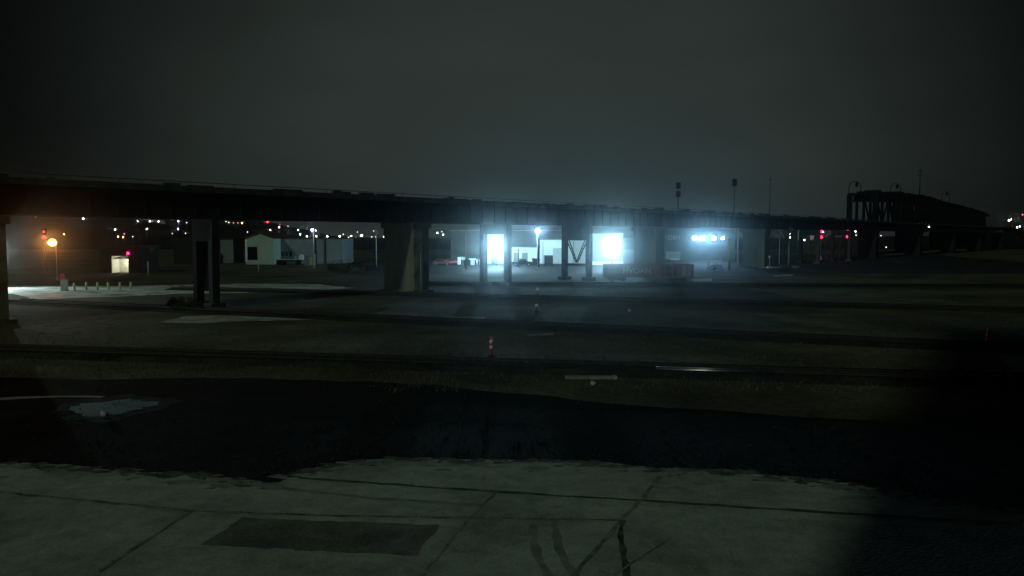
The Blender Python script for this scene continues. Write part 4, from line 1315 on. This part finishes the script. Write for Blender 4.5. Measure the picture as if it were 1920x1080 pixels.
for i, (px, py, w, h, lb) in enumerate([(352, 583, 3.4, 1.3, "brown dry shrub left of the steel bent's foot"), (330, 578, 2.2, 1.1, "small brown shrub farther left of the steel bent"), (645, 512, 4.5, 2.6, "dark shrub under the right end of the long grey warehouse"), (690, 508, 5.5, 2.2, "wide dark shrub just left of the tall pier"), (625, 509, 3.2, 2.2, "dark shrub beside the low pale cabin"), (1340, 507, 4.0, 2.0, "dark shrub before the green works building"), (1475, 508, 3.0, 1.4, "low dark shrub right of the second wide pier"), (1690, 495, 14, 2.6, "broad dark shrub below the left half of the truss bridge")]):
    shrub(G(px, py), w, h, 200 + i, lb)
# dry grass over the middle ground
gm = MB()
rnd = random.Random(77)
for k_ in range(5200):
    px = rnd.uniform(-60, 1980)
    py = 575 + (735 - 575) * rnd.random() ** 0.7
    c_ = G(px, py)
    if (py > 708 and px < 700) or rnd.random() < 0.15:
        continue
    for j in range(3):
        a_ = rnd.uniform(0, 6.28)
        hh = rnd.uniform(0.06, 0.22)
        b_ = c_ + Vector((rnd.uniform(-.25, .25), rnd.uniform(-.25, .25), 0.0))
        w_ = Vector((math.cos(a_), math.sin(a_), 0)) * 0.018
        gm.poly([b_ - w_, b_ + w_, b_ + Vector((math.cos(a_ + 1) * hh * 0.6, math.sin(a_ + 1) * hh * 0.6, hh))])
o = gm.build("dry_grass", M_GRASS, recalc=False)
o['kind'] = 'stuff'
tag(o, "sparse dry grass over the dark middle ground", "grass")

gv_ = MB()
rnd = random.Random(404)
def pebble(c_, r_):
    vs = [gv_.bm.verts.new(c_ + Vector((x * r_ * rnd.uniform(.6, 1.3), y * r_ * rnd.uniform(.6, 1.3), z * r_ * rnd.uniform(.5, 1.0)))) for x, y, z in ((1, 0, 0), (-1, 0, 0), (0, 1, 0), (0, -1, 0), (0, 0, 1), (0, 0, -1))]
    for a_, b_, d__ in ((0, 2, 4), (2, 1, 4), (1, 3, 4), (3, 0, 4)):
        gv_.bm.faces.new([vs[a_], vs[b_], vs[d__]])
    gv_.bm.faces.new([vs[3], vs[1], vs[2], vs[0]])
    gv_.bm.verts.remove(vs[5])
for i in range(len(far) - 1):
    for k_ in range(2):
        q = far[i].lerp(far[i + 1], rnd.random())
        off = abs(rnd.gauss(0, 0.5)) * (1 if rnd.random() < 0.95 else -0.3)
        pebble(Vector((q.x, q.y + off, 0.015)), rnd.uniform(0.02, 0.07))
for k_ in range(3500):
    g_ = G(rnd.uniform(-60, 1980), rnd.uniform(640, 940))
    if g_.y < min(far, key=lambda v: abs(v.x - g_.x)).y + 0.15:
        continue
    pebble(Vector((g_.x, g_.y, 0.012)), rnd.uniform(0.015, 0.06))
for k_ in range(90):
    g_ = G(rnd.uniform(-60, 1980), rnd.uniform(900, 1090))
    pebble(Vector((g_.x, g_.y, 0.016)), rnd.uniform(0.006, 0.022))
o = gv_.build("gravel", mat("loose_gravel", (0.035, 0.040, 0.032), 0.95, 0.6, 3.0, spec=0.05), recalc=False)
o['kind'] = 'stuff'
tag(o, "loose gravel strewn over the dark ballast and slab edge", "gravel")
# weeds in the slab joints
wd = MB()
for pp, w_ in joints[:3]:
    for i in range(len(pp) - 1):
        a_, b_ = G(*pp[i]), G(*pp[i + 1])
        for k_ in range(int((b_ - a_).length * 5)):
            if rnd.random() < 0.6:
                continue
            c_ = a_.lerp(b_, rnd.random())
            for j in range(4):
                an = rnd.uniform(0, 6.28)
                hh = rnd.uniform(0.03, 0.12)
                e_ = Vector((math.cos(an), math.sin(an), 0)) * 0.008
                tip = Vector((math.cos(an + 1.3) * hh * .8, math.sin(an + 1.3) * hh * .8, hh))
                wd.poly([c_ - e_ + Vector((0, 0, .015)), c_ + e_ + Vector((0, 0, .015)), c_ + tip])
o = wd.build("joint_weeds", M_GRASS, recalc=False)
o['kind'] = 'stuff'
tag(o, "dry weeds growing in the joints of the concrete", "weeds")

# ------------------------------------------------------------------ haze added so the lamps glow, in place of lens glare
hz = MB().box((150, 480, 34), (2500, 1500, 70)).build("haze", mat("haze_dummy", (0.5, 0.5, 0.5)))
hm = bpy.data.materials.new("glare_haze")
hm.use_nodes = True
hm.node_tree.nodes.clear()
ho = hm.node_tree.nodes.new('ShaderNodeOutputMaterial')
pv = hm.node_tree.nodes.new('ShaderNodeVolumePrincipled')
pv.inputs['Color'].default_value = (0.80, 0.90, 0.95, 1)
pv.inputs['Density'].default_value = 0.00036
pv.inputs['Anisotropy'].default_value = 0.974
hm.node_tree.links.new(pv.outputs[0], ho.inputs['Volume'])
hz.data.materials.clear()
hz.data.materials.append(hm)
hz['kind'] = 'stuff'
hz['label'] = "thin haze added over the whole yard to make the lamps glow"
